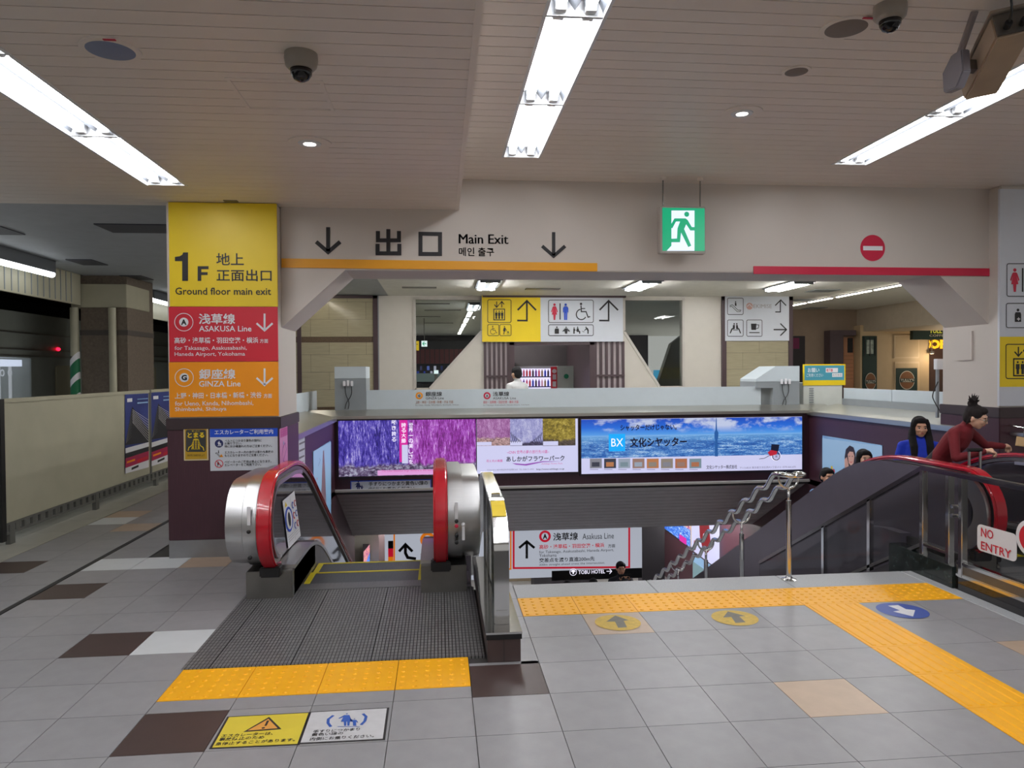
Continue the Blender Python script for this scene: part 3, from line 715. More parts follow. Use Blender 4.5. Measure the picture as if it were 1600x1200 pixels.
gp = [(y+.02, z-.02) for y, z in pa[1:]]+[(5.62, .19), (4.33, .19)]
MB().prism([(.35, y, z) for y, z in gp], (.012, 0, 0)).build('glass', mat('clear_glass', (225, 235, 232), .02, trans=1, var=0), t)
for y in (4.75, 5.2, 5.6): MB().box(.328, .386, y-.02, y+.02, .17, .875).build('post', m_chrome, t, bevel=.004)
MB().box(.318, .396, 4.296, 4.336, .172, .26).build('foot_clamp', m_chrome, t, bevel=.006)
yl = [(y, z) for y, z in pa if .7 < z < .865 and y < 4.75]
MB().strip([(y, z+.003) for y, z in yl[2:6]], .314, .400, .002).build('caution_sticker', k_yel, t)

# ------------------------------------------------------------------ wavy double handrail on the stairs
t = thing('stair_handrail', 'double wavy chrome handrail on posts running down the middle of the stairs', 'handrail', (2.74, 5.53, 0))
rails = []
for x in (2.655, 2.825):
    p = []; y, z = 5.48, .845
    p = [(x, y, z), (x, y+.14, z-.012)]
    y += .14; z -= .012
    for i in range(13):
        y += .135; z -= .142; p.append((x, y, z)); y += .155; z -= .012; p.append((x, y, z))
    q = [Vector(p[0])]
    for a, b, c in zip(p[:-2], p[1:-1], p[2:]):
        a, b, c = Vector(a), Vector(b), Vector(c); d1 = (a-b).normalized(); d2 = (c-b).normalized()
        q += [b+d1*.04, b+d1*.012+d2*.012, b+d2*.04]
    q.append(Vector(p[-1])); rails.append(q)
loop = [Vector((2.74-.085*math.cos(a), 5.48-.085*math.sin(a), .845)) for a in [PI*i/10 for i in range(1, 10)]]
MB().tube(list(reversed(rails[0]))+loop+rails[1], .0205, 10).build('rail', m_chrome, t, smooth='all')
for yy, zz, zb in ((5.535, .73, .0), (6.445, .268, -.528), (7.35, -.207, -1.056), (8.24, -.66, -1.408)):
    r = .083; U = [(2.74-r*math.cos(a), yy, zz+.08-r*math.sin(a)) for a in [PI*i/12 for i in range(13)]]
    U = [(2.655, yy, zz+.12)]+U+[(2.825, yy, zz+.12)]
    MB().tube(U, .009, 8).build('bracket', m_chrome, t, smooth='all')
    MB().tube([(2.74, yy, zz), (2.74, yy, zz-.14)], .012, 10).build('stem', m_chrome, t, smooth='all')
    po = MB().tube([(2.74, yy, zz-.1), (2.74, yy, zb)], .021, 12).build('post', m_chrome, t, smooth=True)
    MB().lathe([(.06, 0), (.06, .006), (.03, .014), (.022, .03)], (2.74, yy, zb), 20).build('flange', m_chrome, po, smooth=True)

# ------------------------------------------------------------------ signs on the left pillar
SY = PY0-.02
def board(name, label, cat, r, m, axis='y', val=SY, n=-1, depth=.018, group=None, lift=.0015, bevel=.002, pname='panel'):
    x = at((r[0]+r[2])/2, r[3], **{axis: val}); t = thing(name, label, cat, x, group)
    s = Sign(t, axis, val, n, lift); s.panel(pname, r, m, depth, bevel)
    return s
s = board('wayfinding_sign', 'yellow ground floor main exit sign at the top of the left pillar', 'sign', (264, 317, 433, 479), k_yel)
s.poly('lettering', [(286.5, 394.5), (294, 394.5), (294, 439), (284.8, 439), (284.8, 408), (273.5, 408), (273.5, 401.5), (281, 400.5), (285, 398)], k_black, 2)
s.poly('lettering', [(309, 416), (326, 416), (326, 420.6), (314.6, 420.6), (314.6, 425.3), (324.6, 425.3), (324.6, 429.7), (314.6, 429.7), (314.6, 439), (309, 439)], k_black, 2); s.flush()
s.text('地上', (338, 395.5, 381, 414.5), k_black); s.text('正面出口', (338.5, 421, 424.5, 439.5), k_black)
s.text('Ground floor main exit', (274, 449.5, 423.6, 460.8), k_black); s.flush()
def line_badge(s, cx, cy, r, letter, ring_m, ring, w, inner, k=2):
    s.disc('line_badge', cx, cy, r, ring_m, k, r0=r-w)
    if inner: s.disc('line_badge', cx, cy, inner, k_white, k)
    q = (inner or r-w)*.78
    s.text(letter, (cx-q*.8, cy-q*.8, cx+q*.8, cy+q*.8), k_black, k+1, .05)
s = board('wayfinding_sign', 'red A line sign with a white down arrow on the left pillar', 'sign', (264, 479.5, 434, 565), k_red)
line_badge(s, 287.4, 503.4, 14.3, 'A', k_white, 1, 1, 7)
s.text('浅草線', (310.5, 490, 367.5, 506.5), k_white, bold=.02); s.text('ASAKUSA Line', (311, 509, 393, 518), k_white)
s.arrow((401, 490, 426, 517.6), k_white, 3, 'down')
s.text('高砂・浅草橋・羽田空港・横浜', (272.6, 527, 403.6, 536.5), k_white, bold=.015); s.text('方面', (406, 529.5, 419, 536), k_white)
s.text('for Takasago, Asakusabashi,', (273, 540.6, 385.6, 548.5), k_white, bold=.006); s.text('Haneda Airport, Yokohama', (273, 550, 383, 557.8), k_white, bold=.006); s.flush()
s = board('wayfinding_sign', 'orange G line sign with a white down arrow on the left pillar', 'sign', (264.5, 565.5, 435, 651), k_org)
line_badge(s, 288, 590, 14.3, 'G', k_white, 1, 1, 7)
s.text('銀座線', (311, 576.5, 368, 592.5), k_white, bold=.02); s.text('GINZA Line', (311, 595, 376, 604), k_white)
s.arrow((401, 575.6, 426, 603), k_white, 3, 'down')
s.text('上野・神田・日本橋・新橋・渋谷', (273.5, 613, 409, 622.4), k_white, bold=.015); s.text('方面', (412, 615, 425, 622), k_white)
s.text('for Ueno, Kanda, Nihombashi,', (273.6, 626.5, 396, 634.5), k_white, bold=.006); s.text('Shimbashi, Shibuya', (273.6, 636, 354, 643.8), k_white, bold=.006); s.flush()
SB = PY0-.0185
s = board('notice', 'blue and white escalator guidance notice on the dark cladding of the left pillar', 'notice', (328, 666, 434, 735), k_paper, val=SB, depth=.004)
s.fill('header', (328, 666, 434, 682.5), k_blue); s.text('エスカレーターご利用案内', (335.4, 671, 426.8, 678.6), k_white, 2, .015)
for tx, r in (('ベルトにつかまり黄色の線内に', (351.3, 686.2, 409, 690.5)), ('お乗り下さい。', (351, 690.9, 378, 694.7)), ('特にお子様連れの方はご注意ください。', (351, 694.9, 425, 699)),
              ('エスカレーター内の歩行は思わぬ事故の', (351, 704.2, 427, 708.3)), ('もとになりますのでご注意ください。', (351, 709, 419, 713.2)), ('ベビーカーのご使用は禁止になります。', (351, 719.1, 424, 723.4)), ('エレベーターをご利用下さい。', (351, 723.9, 408, 728.2))):
    s.text(tx, r, k_black, 2, .012)
s.disc('mandatory_mark', 342.3, 693, 6.4, k_navy); s.glyph('family', (338.5, 689, 346.5, 697), k_white, 2)
s.glyph('escalator', (336.5, 703, 346.5, 714), k_black, 2); s.poly('warning_mark', [(343, 714), (349, 714), (346, 709.5)], k_org, 2)
s.disc('prohibition_mark', 342.3, 724.6, 6.4, k_red, 1, r0=5.2); s.glyph('stroller', (338.5, 720.5, 346, 729), k_black, 2); s.stroke('prohibition_mark', [(338.2, 720.4), (346.4, 728.8)], 1, k_red, 3); s.flush()
s = board('notice', 'gold and black stand still notice beside the blue and white notice', 'notice', (287, 667, 325.5, 719.5), mat('print_cream', (214, 200, 160), .5), val=SB, depth=.003)
s.fill('face', (289, 669, 323.5, 717.5), k_gold, 1); s.rrect('ground', (290.5, 671.5, 322, 706), mat('print_charcoal', (58, 58, 56), .5), k=2, fill=True)
s.text('とまる', (293.3, 675.5, 319.4, 684), k_yel, 3, .03); s.text('乗ったら', (300, 672.4, 312, 674.6), k_yel, 3, 0)
s.poly('escalator_drawing', [(304, 685.5), (309, 685.5), (313, 702), (299, 702)], k_yel, 3)
for i in range(6): s.stroke('escalator_drawing', [(301+.3*i-1.2, 701-2.6*i), (312-.3*i+1.2, 701-2.6*i)], .7, k_black, 4)
for d in (-1, 1):
    s.stroke('escalator_drawing', [(306.5+d*3.4, 686), (306.5+d*6.5, 696), (306.5+d*11, 699), (306.5+d*12.4, 704)], 1.2, k_yel, 3)
    s.poly('standing_figure', [(306.5+d*1.0, 688.5), (306.5+d*3, 688.5), (306.5+d*3.2, 701), (306.5+d*1, 701)], mat('print_dim', (84, 74, 60), .5), 5)
s.text('歩かずにつかまりましょう', (293, 709.5, 320, 713), k_black, 3, .01); s.flush()
s = board('poster', 'narrow pink notice on the side of the left pillar', 'poster', (437.5, 668, 449.5, 734), mat('poster_pink', (222, 150, 200), .5), 'x', PX1+.0145, 1, .003)
s.fill('face', (438, 669, 449, 682), mat('poster_magenta', (200, 80, 160), .5)); s.fill('caption', (438, 726, 449, 732), k_white)
for i in range(3): s.text('乗り方', (439, 670.5+4*i, 448, 673.5+4*i), k_pink, 2, 0)
s.stroke('drawing', [(440, 712), (441.5, 700), (445, 692), (447, 702), (444.5, 712), (442, 720), (446, 722)], 1.6, mat('poster_purple', (150, 60, 160), .5), 2)
s.disc('drawing', 443, 692, 3, k_sky, 1, n=14); s.flush()

# ------------------------------------------------------------------ beam lettering and strips
t = thing('exit_lettering', 'black main exit lettering with two down arrows above the yellow strip on the beam', 'sign', (0, 7.03, 2.64))
s = Sign(t, 'y', 7.028, -1, .001)
s.arrow((494, 355, 531.4, 396.5), k_black, 6.2, 'down'); s.arrow((847, 362.7, 883, 402.5), k_black, 5.4, 'down')
for kk, pts in enumerate(([(606.8, 358), (606.8, 398.4)], [(590.5, 361), (590.5, 375.6), (623.4, 375.6), (623.4, 361)], [(590, 381), (590, 395.9), (624, 395.9), (624, 381)])): s.stroke('lettering', pts, 6.3, k_black, 2+.4*kk)
s.stroke('lettering', [(657, 365.3), (687.6, 365.8), (687.6, 397), (657, 396.8)], 6.3, k_black, closed=True)
for dx in (-.45, 0, .45): s.text('Main Exit', (717+dx, 366.2, 794+dx, 381), k_black, 2, 0); s.text('메인 출구', (717, 386.7, 772, 400.4), k_black, 2, .012)
MB().prism([at(440, 404, y=7.03), at(933, 411.3, y=7.03), at(933, 424.3, y=7.03), at(440, 418.3, y=7.03)], (0, -.012, 0)).build('strip', k_amber, t, bevel=.002)
s.flush()
t = thing('no_entry_marking', 'red no entry disc above a long red strip on the beam', 'sign', (4.4, 7.03, 2.63))
s = Sign(t, 'y', 7.028, -1, .001)
s.disc('disc', 1363.5, 387.5, 20.5, k_crim, 1, n=40); s.fill('bar', (1348.5, 384.5, 1379, 391.3), k_white, 2)
MB().prism([at(1177, 416, y=7.03), at(1545, 419.5, y=7.03), at(1545, 431.5, y=7.03), at(1177, 428.3, y=7.03)], (0, -.012, 0)).build('strip', k_crim, t, bevel=.002)
s.flush()

# ------------------------------------------------------------------ sign on the right pillar
s = board('wayfinding_sign', 'white and yellow toilet and lift sign on the right pillar', 'sign', (1562, 296, 1680, 634), k_paper, val=PY0-.03, depth=.028)
s.fill('yellow_band', (1562, 526, 1680, 604), k_yel)
s.rrect('frame', (1573, 412, 1660, 463), k_black, 1.2); s.rrect('frame', (1572, 474, 1660, 512), k_black, 1.2); s.rrect('frame', (1571.5, 538, 1625, 591.5), k_black, 1.4)
s.glyph('woman', (1578, 419, 1592.6, 456), k_crim); s.stroke('divider', [(1597.5, 419), (1597.5, 456)], 2.4, k_black); s.glyph('man', (1602, 419, 1617, 456), k_blue); s.glyph('wheelchair', (1626, 418, 1650, 458), k_black)
s.glyph('ostomate', (1584, 482, 1596.5, 503), k_black); s.stroke('pictogram', [(1591, 496), (1591, 501)], 1.6, k_white, 3); s.stroke('pictogram', [(1588.5, 498.5), (1593.5, 498.5)], 1.6, k_white, 3)
s.glyph('changing', (1604, 482, 1622, 503), k_black); s.glyph('lift', (1581, 541, 1614, 588), k_black); s.flush()
t = thing('wall_shelf', 'small steel shelf rail on the dark cladding of the right pillar', 'shelf', (5.9, 6.8, 1.0))
MB().box(5.72, 7.0, 6.66, PY0-.016, .985, 1.02).build('shelf_board', m_steel, t, bevel=.008)
MB().tube([(5.72, 6.66, .99), (5.72, 6.66, 1.07), (5.72, PY0-.02, 1.09)], .012, 8).build('end_bracket', m_chrome, t, smooth=True)

# ------------------------------------------------------------------ adverts in the stairwell
AY = YF-.035
g = G('wisteria_photo'); gen, o = g.gen(); X, Z = o[0], o[2]
st_ = g.noise(gen, 1, (150, 1, 12), 5, .75); st2 = g.noise(gen, 1, (34, 1, 3), 4, .7)
blue = g.ramp(g.math('ADD', g.math('MULTIPLY', st_, .6), g.math('MULTIPLY', st2, .4)), [(.36, (20, 12, 80)), (.47, (60, 44, 160)), (.54, (116, 100, 216)), (.62, (224, 216, 255))])
mag = g.ramp(g.math('ADD', g.math('MULTIPLY', st_, .6), g.math('MULTIPLY', st2, .4)), [(.36, (70, 8, 90)), (.47, (140, 30, 150)), (.54, (186, 84, 214)), (.63, (244, 196, 255))])
c = g.mix(g.step(X, .50, .02), blue, mag)
gr = g.ramp(g.noise(gen, 1, (40, 1, 26), 5, .7), [(.35, (24, 18, 40)), (.5, (110, 90, 130)), (.62, (190, 190, 214))])
edge = g.math('ADD', Z, g.math('MULTIPLY', g.math('SUBTRACT', g.noise(gen, 1, (14, 1, 3)), .5), .22))
c = g.mix(g.math('MULTIPLY', g.step(edge, .20, .03), 1), gr, c)
ph_w = g.out(c, .62)
def photo(name, stops, sc, sc2, ground=None, gl=.2):
    g = G(name); gen, o = g.gen(); f = g.math('ADD', g.math('MULTIPLY', g.noise(gen, 1, sc, 5, .7), .55), g.math('MULTIPLY', g.noise(gen, 1, sc2, 4, .6), .45))
    c = g.ramp(f, stops)
    if ground:
        e = g.math('ADD', o[2], g.math('MULTIPLY', g.math('SUBTRACT', g.noise(gen, 1, (9, 1, 9)), .5), .3))
        c = g.mix(g.step(e, gl, .04), g.ramp(g.noise(gen, 1, (16, 1, 30), 5, .7), ground), c)
    return g.out(c, .6)
ph_p = photo('pink_flower_photo', [(.35, (120, 60, 120)), (.5, (176, 110, 176)), (.62, (214, 170, 220))], (60, 1, 20), (10, 1, 4), [(.35, (60, 50, 50)), (.5, (190, 150, 150)), (.6, (236, 200, 200))], .3)
ph_l = photo('pale_flower_photo', [(.35, (110, 110, 170)), (.5, (170, 170, 226)), (.62, (220, 220, 250))], (60, 1, 20), (8, 1, 4), [(.4, (30, 30, 50)), (.6, (100, 90, 130))], .14)
ph_y = photo('yellow_flower_photo', [(.36, (60, 52, 20)), (.5, (150, 130, 40)), (.62, (210, 190, 90))], (26, 1, 26), (6, 1, 6), [(.4, (36, 32, 24)), (.6, (120, 100, 90))], .22)
g = G('city_photo'); gen, o = g.gen(); X, Z = o[0], o[2]
sky = g.ramp(Z, [(.53, (150, 196, 240)), (.60, (84, 160, 240)), (.78, (28, 110, 226)), (1, (12, 72, 196))])
cl = g.noise(gen, 1, (7.5, 1, 2.6), 6, .6); clz = g.math('MULTIPLY', g.step(Z, .70, .10), g.step(cl, .545, .05))
sky = g.mix(g.math('MULTIPLY', clz, .8), sky, (.72, .78, .92))
city = g.ramp(g.math('ADD', g.math('MULTIPLY', g.noise(gen, 1, (150, 1, 90), 3, .8), .55), g.math('MULTIPLY', g.noise(gen, 1, (14, 1, 22), 4, .6), .45)), [(.38, (14, 58, 140)), (.48, (48, 112, 196)), (.54, (100, 160, 222)), (.6, (196, 220, 246))])
city = g.mix(g.math('MULTIPLY', g.step(Z, .47, .12), .9), city, (*lin((110, 174, 232)),))
ph_c = g.out(g.mix(g.step(Z, .55, .012), city, sky), .68)
e_lav = mat('advert_white', (206, 206, 240), .4, emit=.72); e_ink = mat('advert_ink', (30, 26, 60), .4, emit=.3); e_pk = mat('advert_pink', (200, 70, 150), .4, emit=.7); e_w = mat('advert_text_white', (240, 236, 255), .4, emit=.9)
e_cy = mat('advert_cyan', (20, 160, 236), .4, emit=.85); e_mg = mat('advert_magenta', (214, 40, 160), .4, emit=.7); e_gr = mat('advert_grey', (120, 116, 150), .4, emit=.6); e_twr = mat('advert_tower', (40, 92, 160), .4, emit=.7)
m_bfr = mat('lightbox_frame', (44, 32, 40), .35)
def lightbox(label, r, rows):
    t = thing('advert_lightbox', label, 'advert', at((r[0]+r[2])/2, r[3], y=YF))
    s = Sign(t, 'y', AY, -1, .002); a, b, c, d = s.rect(r)
    MB().box(a, b, AY+.003, YF, c, d).build('case', m_dark, t)
    f = MB()
    for q in ((a-.02, b+.02, c-.03, c), (a-.02, b+.02, d, d+.03), (a-.02, a, c, d), (b, b+.02, c, d)): f.box(q[0], q[1], AY-.012, YF, q[2], q[3])
    f.build('frame', m_bfr, t)
    return s
s = lightbox('backlit purple wisteria flower park advert on the far stairwell wall', (529, 655, 903, 741), 0)
s.fill('wisteria_picture', (529, 655, 743.5, 743.5), ph_w); s.fill('white_ground', (745, 655, 903, 740), e_lav)
for r, m in (((745, 654.5, 797, 696.3), ph_p), ((797, 654.3, 848, 696.3), ph_l), ((848, 654, 899, 696.3), ph_y)): s.fill('picture', r, m, 2)
s.fill('pink_band', (624, 655, 637, 722), e_mg, 2); s.fill('caption_band', (590, 734, 680, 742), mat('caption_lilac', (226, 160, 220), .4, emit=.7), 2)
for i, ch in enumerate('世界一の美しさを'): s.text(ch, (638.5, 660.5+8.2*i+(3 if ch == '一' else 0), 645.5, 667.5+8.2*i-(3 if ch == '一' else 0)), e_w, 3, .01)
for i, ch in enumerate('誇る大藤'): s.text(ch, (627, 660.5+8.2*i, 634.5, 667.5+8.2*i), e_w, 3, .01)
for i, ch in enumerate('咲き誇る'): s.text(ch, (612, 656+9*i, 619, 663+9*i), e_w, 3, .01)
s.fill('caption', (628, 695, 637.5, 724), e_lav, 3)
s.text('The most beautiful large wisteria in the world', (596, 733.5, 678, 737.3), e_pk, 3, 0)
s.text('~CNN 世界の夢の旅行先10選~', (792, 703.3, 858, 708.8), e_pk, 3, .005); s.text('あしかがフラワーパーク', (791, 712, 882, 720.5), e_ink, 3, .02)
s.text('花と光の楽園', (760, 718, 785, 722), e_pk, 3, .01); s.text('Ashikaga Flower Park', (846, 723.2, 879, 726), e_pk, 3, 0)
s.poly('swoosh', [(800, 723.5), (820, 725), (848, 720.5), (880, 720.8), (848, 722), (822, 727.5), (806, 726)], mat('advert_violet', (150, 80, 180), .4, emit=.7), 3)
s.text('〒329-4216 栃木県足利市迫間町607  TEL 0284-91-4939', (761, 732.3, 834, 735), e_gr, 3, 0); s.text('http://www.ashikaga.co.jp', (838, 731.5, 881.5, 734.7), e_ink, 3, .01)
s.flush()
for r in ((745, 690.5, 768, 696), (797, 690, 816, 696), (848.5, 689.5, 872, 696)): s.fill('caption', r, e_lav, 3); s.flush()
for x0, d in ((799, 1), (846, -1)):
    for i in range(5): s.stroke('branch', [(x0+d*3*i, 692), (x0+d*(3*i+2), 684+1.6*i), (x0+d*(3*i-1), 676+2.6*i)], .8, e_ink, 3)
    s.flush()
s.flush()
s = lightbox('backlit blue city skyline shutter company advert on the far stairwell wall', (908, 653, 1253, 737), 0)
s.fill('white_ground', (908, 653, 1253, 737), e_lav)
s.fill('city_picture', (908, 653.5, 1253, 713), ph_c, 2)
s.poly('tower', [(1118.4, 653), (1119.4, 653), (1120.2, 672), (1122.3, 676), (1122, 684), (1121, 687), (1121.6, 713), (1116.6, 713), (1117.2, 687), (1116.2, 684), (1116, 676), (1117.8, 672)], e_twr, 3)
s.text('シャッターだけじゃない。', (969, 663, 1057, 672.5), e_ink, 3, .03); s.fill('logo_square', (951, 678, 976.7, 705), e_cy, 3); s.text('BX', (955, 685, 973.5, 697.5), e_w, 4, .0)
s.text('文化シヤッター', (984, 683, 1073, 698), e_ink, 3, .03)
thumb = [mat('thumb_%d' % i, c, .4, emit=.7) for i, c in enumerate([(130, 130, 140), (60, 62, 76), (150, 160, 176), (150, 120, 110), (180, 120, 80), (140, 130, 120), (170, 110, 80), (120, 140, 150)])]
for i in range(8):
    x = 921.6+22.2*i; s.fill('thumbnail', (x, 716.5, x+18.6, 731.5), thumb[i], 3); s.fill('thumbnail', (x+3, 722, x+15, 729), thumb[(i*3+1) % 8], 4)
    s.stroke('small_print', [(x, 733.6), (x+13, 733.6)], .7, e_gr, 3)
s.text('文化シヤッター株式会社', (1103.5, 726.5, 1151.5, 732.5), e_ink, 3, .012); s.text('〒113-8535 東京都文京区西片1丁目17-3  0570-666-670', (1156, 728.3, 1243, 731.8), e_gr, 3, .0)
# rickshaw drawn on the advert
e_rr = mat('advert_red', (186, 30, 50), .4, emit=.7)
s.disc('rickshaw', 1212, 712, 8, e_w, 3, r0=7.2); s.disc('rickshaw', 1212.6, 713, 6.4, e_ink, 4, r0=5.2)
for a in range(0, 180, 36): s.stroke('rickshaw', [(1212.6-5.4*math.cos(math.radians(a)), 713-5.4*math.sin(math.radians(a))), (1212.6+5.4*math.cos(math.radians(a)), 713+5.4*math.sin(math.radians(a)))], .5, e_gr, 4)
s.poly('rickshaw', [(1205, 694), (1217.5, 694.6), (1215.5, 706), (1204, 704)], e_ink, 4); s.poly('rickshaw', [(1199, 707), (1204, 703), (1214, 705), (1213, 710), (1203, 712.5)], e_rr, 5)
s.stroke('rickshaw', [(1203, 711), (1194, 716), (1186, 717)], .8, e_ink, 4); s.flush()
s = board('notice', 'blue framed hold the handrail notice on the far wall above the soffit', 'notice', (547.5, 750, 674, 768), k_blue, val=YF-.004, depth=.003, lift=.002)
s.fill('face', (549, 751.5, 672.5, 766.5), k_paper); s.text('手すりにつかまり黄色い線の', (576, 751.8, 668.5, 758.6), k_black, 2, .02); s.text('内側にお乗りください。', (576, 760.4, 651, 766.4), k_black, 2, .02)
s.glyph('family', (551, 751.8, 569, 767), k_navy); s.flush()

# posters on the side walls of the stairwell
pg = G('sky_poster'); gen, o = pg.gen(); ph_s = pg.out(pg.ramp(o[2], [(0, (110, 160, 200)), (.5, (150, 190, 226)), (1, (166, 200, 236))]), .5)
s = board('poster', 'tall pale blue poster on the left stairwell wall', 'poster', (490, 697, 517, 804), k_sky, 'x', XL+.008, 1, .006)
s.poly('picture', [(490, 705), (517, 690.5), (517, 804), (490, 812)], ph_s, 1)
s.poly('tower', [(504.4, 704), (506, 704), (507.5, 735), (509.5, 790), (501, 792), (503, 735)], mat('poster_tower', (150, 120, 130), .5), 2)
s.stroke('bird', [(497, 728), (500, 719), (499, 716)], .9, k_navy, 2); s.disc('balloon', 495, 748, 2, k_red, 2, n=12); s.flush()
s = board('notice', 'white paper notice on the left stairwell wall beside the pillar', 'notice', (466, 683, 476.5, 738), k_paper, 'x', XL+.006, 1, .004)
for i, v in enumerate((694, 705, 716, 724, 729)): s.stroke('lettering', [(467, v), (476-.4*i, v-4)], 3 if i < 3 else .8, k_grey, 2)
s.flush()
s = board('poster', 'pale blue poster of a smiling woman on the right stairwell wall', 'poster', (1285, 688, 1378, 770), k_sky, 'x', XR-.008, -1, .006)
s.poly('picture', [(1285, 684.5), (1378.5, 697.5), (1378.5, 790), (1285, 772)], ph_s, 1)
pk_h = mat('poster_hair', (44, 28, 36), .5)
s.poly('portrait', [(1320, 714), (1322, 702), (1328, 696), (1334, 699), (1337, 708), (1337.5, 722), (1336, 742), (1318, 742), (1321, 726)], pk_h, 2)
s.poly('portrait', [(1325, 710), (1328, 705.5), (1333.5, 706), (1335.6, 713), (1334, 724), (1330, 728), (1326.5, 723)], k_skin, 3)
s.poly('portrait', [(1312, 745), (1318, 731), (1326, 728), (1340, 735), (1346, 760), (1312, 756)], mat('poster_blue_coat', (90, 140, 190), .5), 3)
s.poly('portrait', [(1320, 718), (1324, 714), (1326.5, 726), (1328, 742), (1321, 740)], k_skin, 4)
s.stroke('portrait', [(1327, 713), (1329, 712.7)], .9, pk_h, 4); s.stroke('portrait', [(1331.5, 713), (1333.5, 713)], .9, pk_h, 4); s.stroke('portrait', [(1328, 721.6), (1330.4, 722.4), (1332.6, 721.6)], .9, k_red, 4)
s.disc('ice_cream', 1300, 731, 3, k_yel, 2, n=12); s.disc('ice_cream', 1303, 736, 3.4, k_red, 2, n=12); s.stroke('ice_cream', [(1302, 738), (1302, 748)], 2, k_org, 2); s.flush()

# ------------------------------------------------------------------ lower hall
e_sign = mat('lit_sign_white', (206, 212, 226), .4, emit=.46)
LY = 13.5
t = thing('station_sign', 'long white lit line sign with orange and red frames hanging in the lower hall', 'sign', (1.2, LY, -2.1))
s = Sign(t, 'y', LY, -1, .004); top = s.uv(800, 800)[1]; k_or = mat('sign_orange', (236, 128, 20), .4, emit=.5); k_rd = mat('sign_red', (206, 20, 50), .4, emit=.5); k_bk = mat('sign_black', (20, 20, 26), .4, emit=.03)
a, b, c, d = s.rect((601, 800, 1003, 905))
MB().box(a, b, LY+.004, LY+.16, c+.16, d).build('case', m_white, t)
s.fill('face', (601, 800, 1003, 904), e_sign, 0); s.fill('hotel_panel', (862, 889.5, 1003, 905), k_bk, 2)
s.fill('index', (606.5, 857, 614.5, 870), k_rd, 1); s.fill('index', (606.5, 870, 614.5, 884), k_or, 1); s.fill('index', (606.5, 845, 614.5, 857), k_bk, 1)
s.stroke('orange_frame', [(616, 800), (616, 889), (798, 889), (798, 800)], 2.4, k_or, 1); s.stroke('red_frame', [(802.5, 800), (802.5, 887.5), (983, 886), (983, 800)], 3, k_rd, 2)
s.stroke('arrow', [(633.5, 851), (633.5, 864), (637, 871), (650, 873)], 4.6, k_bk, 2); s.stroke('arrow', [(623.5, 861.5), (633.5, 850.5), (644.5, 861.5)], 4.2, k_bk, 2)
s.disc('line_badge', 668, 843, 11.5, k_or, 1, r0=6.6); s.text('G', (664.5, 838.5, 671.5, 847.5), k_bk, 2, .05)
s.text('上野', (657, 856, 684, 866.5), mat('sign_brown', (150, 90, 60), .4, emit=.4), 2, .01); s.text('for Ueno,', (657, 867, 690, 871), k_bk, 2, 0); s.text('Shimbashi', (657, 872.4, 694, 877.5), k_bk, 2, 0); s.text('銀座線', (686, 832, 730, 850), k_bk, 2, .02)
s.arrow((811, 844, 835, 872.5), k_bk, 3.8, 'up')
s.disc('line_badge', 851.5, 838, 9.2, k_rd, 1, r0=5.6); s.text('A', (848, 834, 855, 842), k_bk, 2, .05)
s.text('浅草線', (864, 832, 903, 844.2), k_bk, 2, .02); s.text('Asakusa Line', (910, 833, 959, 842), k_bk, 2, .0)
s.text('高砂・浅草橋・羽田空港・横浜', (842.5, 849.5, 944, 856.5), k_rd, 2, .015); s.text('方面', (950, 850, 961, 855.4), k_bk, 2, .01)
s.text('for Takasago, Asakusabashi, Haneda Airport,', (842.5, 858.6, 959, 864), k_bk, 2, .0); s.text('Yokohama', (842.5, 865, 869.5, 870), k_bk, 2, .0)
s.text('交差点を渡り直進200m先', (842.5, 870.5, 929, 877.5), k_bk, 2, .015); s.text('200m straight ahead cross the intersection.', (842.5, 879, 945, 883.2), k_bk, 2, .0)
s.text('TOBU HOTEL', (903.5, 890.3, 945, 896.2), e_w, 3, .01); s.arrow((947.5, 888.6, 956, 896.2), e_w, 1, 'right', 3)
s.disc('emblem', 895.5, 893.6, 5.6, e_w, 3, r0=4.9); s.poly('emblem', [(891.5, 893.5), (893, 891), (895.5, 890), (898, 891), (899.5, 893.5), (897, 893), (896.4, 896.5), (894.6, 896.5), (894, 893)], e_w, 3)
for px in (640, 960):
    p = at(px, 830, y=LY+.08); MB().tube([(p.x, LY+.08, d-.05), (p.x, LY+.08, Zb)], .02, 8).build('hanger', m_dsteel, t)
s.flush()
# lit adverts on the right wall of the lower hall
g = G('event_poster_picture'); gen, o = g.gen()
c = g.ramp(g.noise(gen, 1, (1, 14, 22), 4, .7), [(.38, (70, 30, 150)), (.48, (220, 60, 160)), (.55, (250, 180, 60)), (.62, (250, 230, 240))])
ph_e = g.out(g.mix(g.step(o[2], .42, .02), g.ramp(g.noise(gen, 1, (1, 20, 40), 3), [(.42, (20, 90, 220)), (.56, (60, 150, 250)), (.64, (230, 240, 255))]), c), .8)
t = thing('advert_lightbox', 'colourful lit event advert on the right wall of the lower hall', 'advert', (XR, 15, -2.5))
s = Sign(t, 'x', XR-.03, -1, .004)
s.poly('picture', [(1035, 800), (1079, 790), (1079, 855.5), (1035, 823)], ph_e, 1); s.stroke('frame', [(1080, 790), (1080, 857)], 3, k_gold, 2); s.fill('price_tag', (1062, 838, 1073, 848), e_mg, 2)
s.poly('case', [(1030, 790), (1082, 780), (1082, 860), (1030, 822)], m_dark, 0); s.flush()
t = thing('advert_lightbox', 'white lit advert with a red drop shape on the right wall of the lower hall', 'advert', (XR, 13.7, -2.7))
s = Sign(t, 'x', XR-.03, -1, .004); e_r2 = mat('advert_deep_red', (150, 20, 40), .4, emit=.5)
s.poly('panel', [(1078.5, 780), (1124.5, 770), (1124.5, 891), (1078.5, 857)], e_lav, 1)
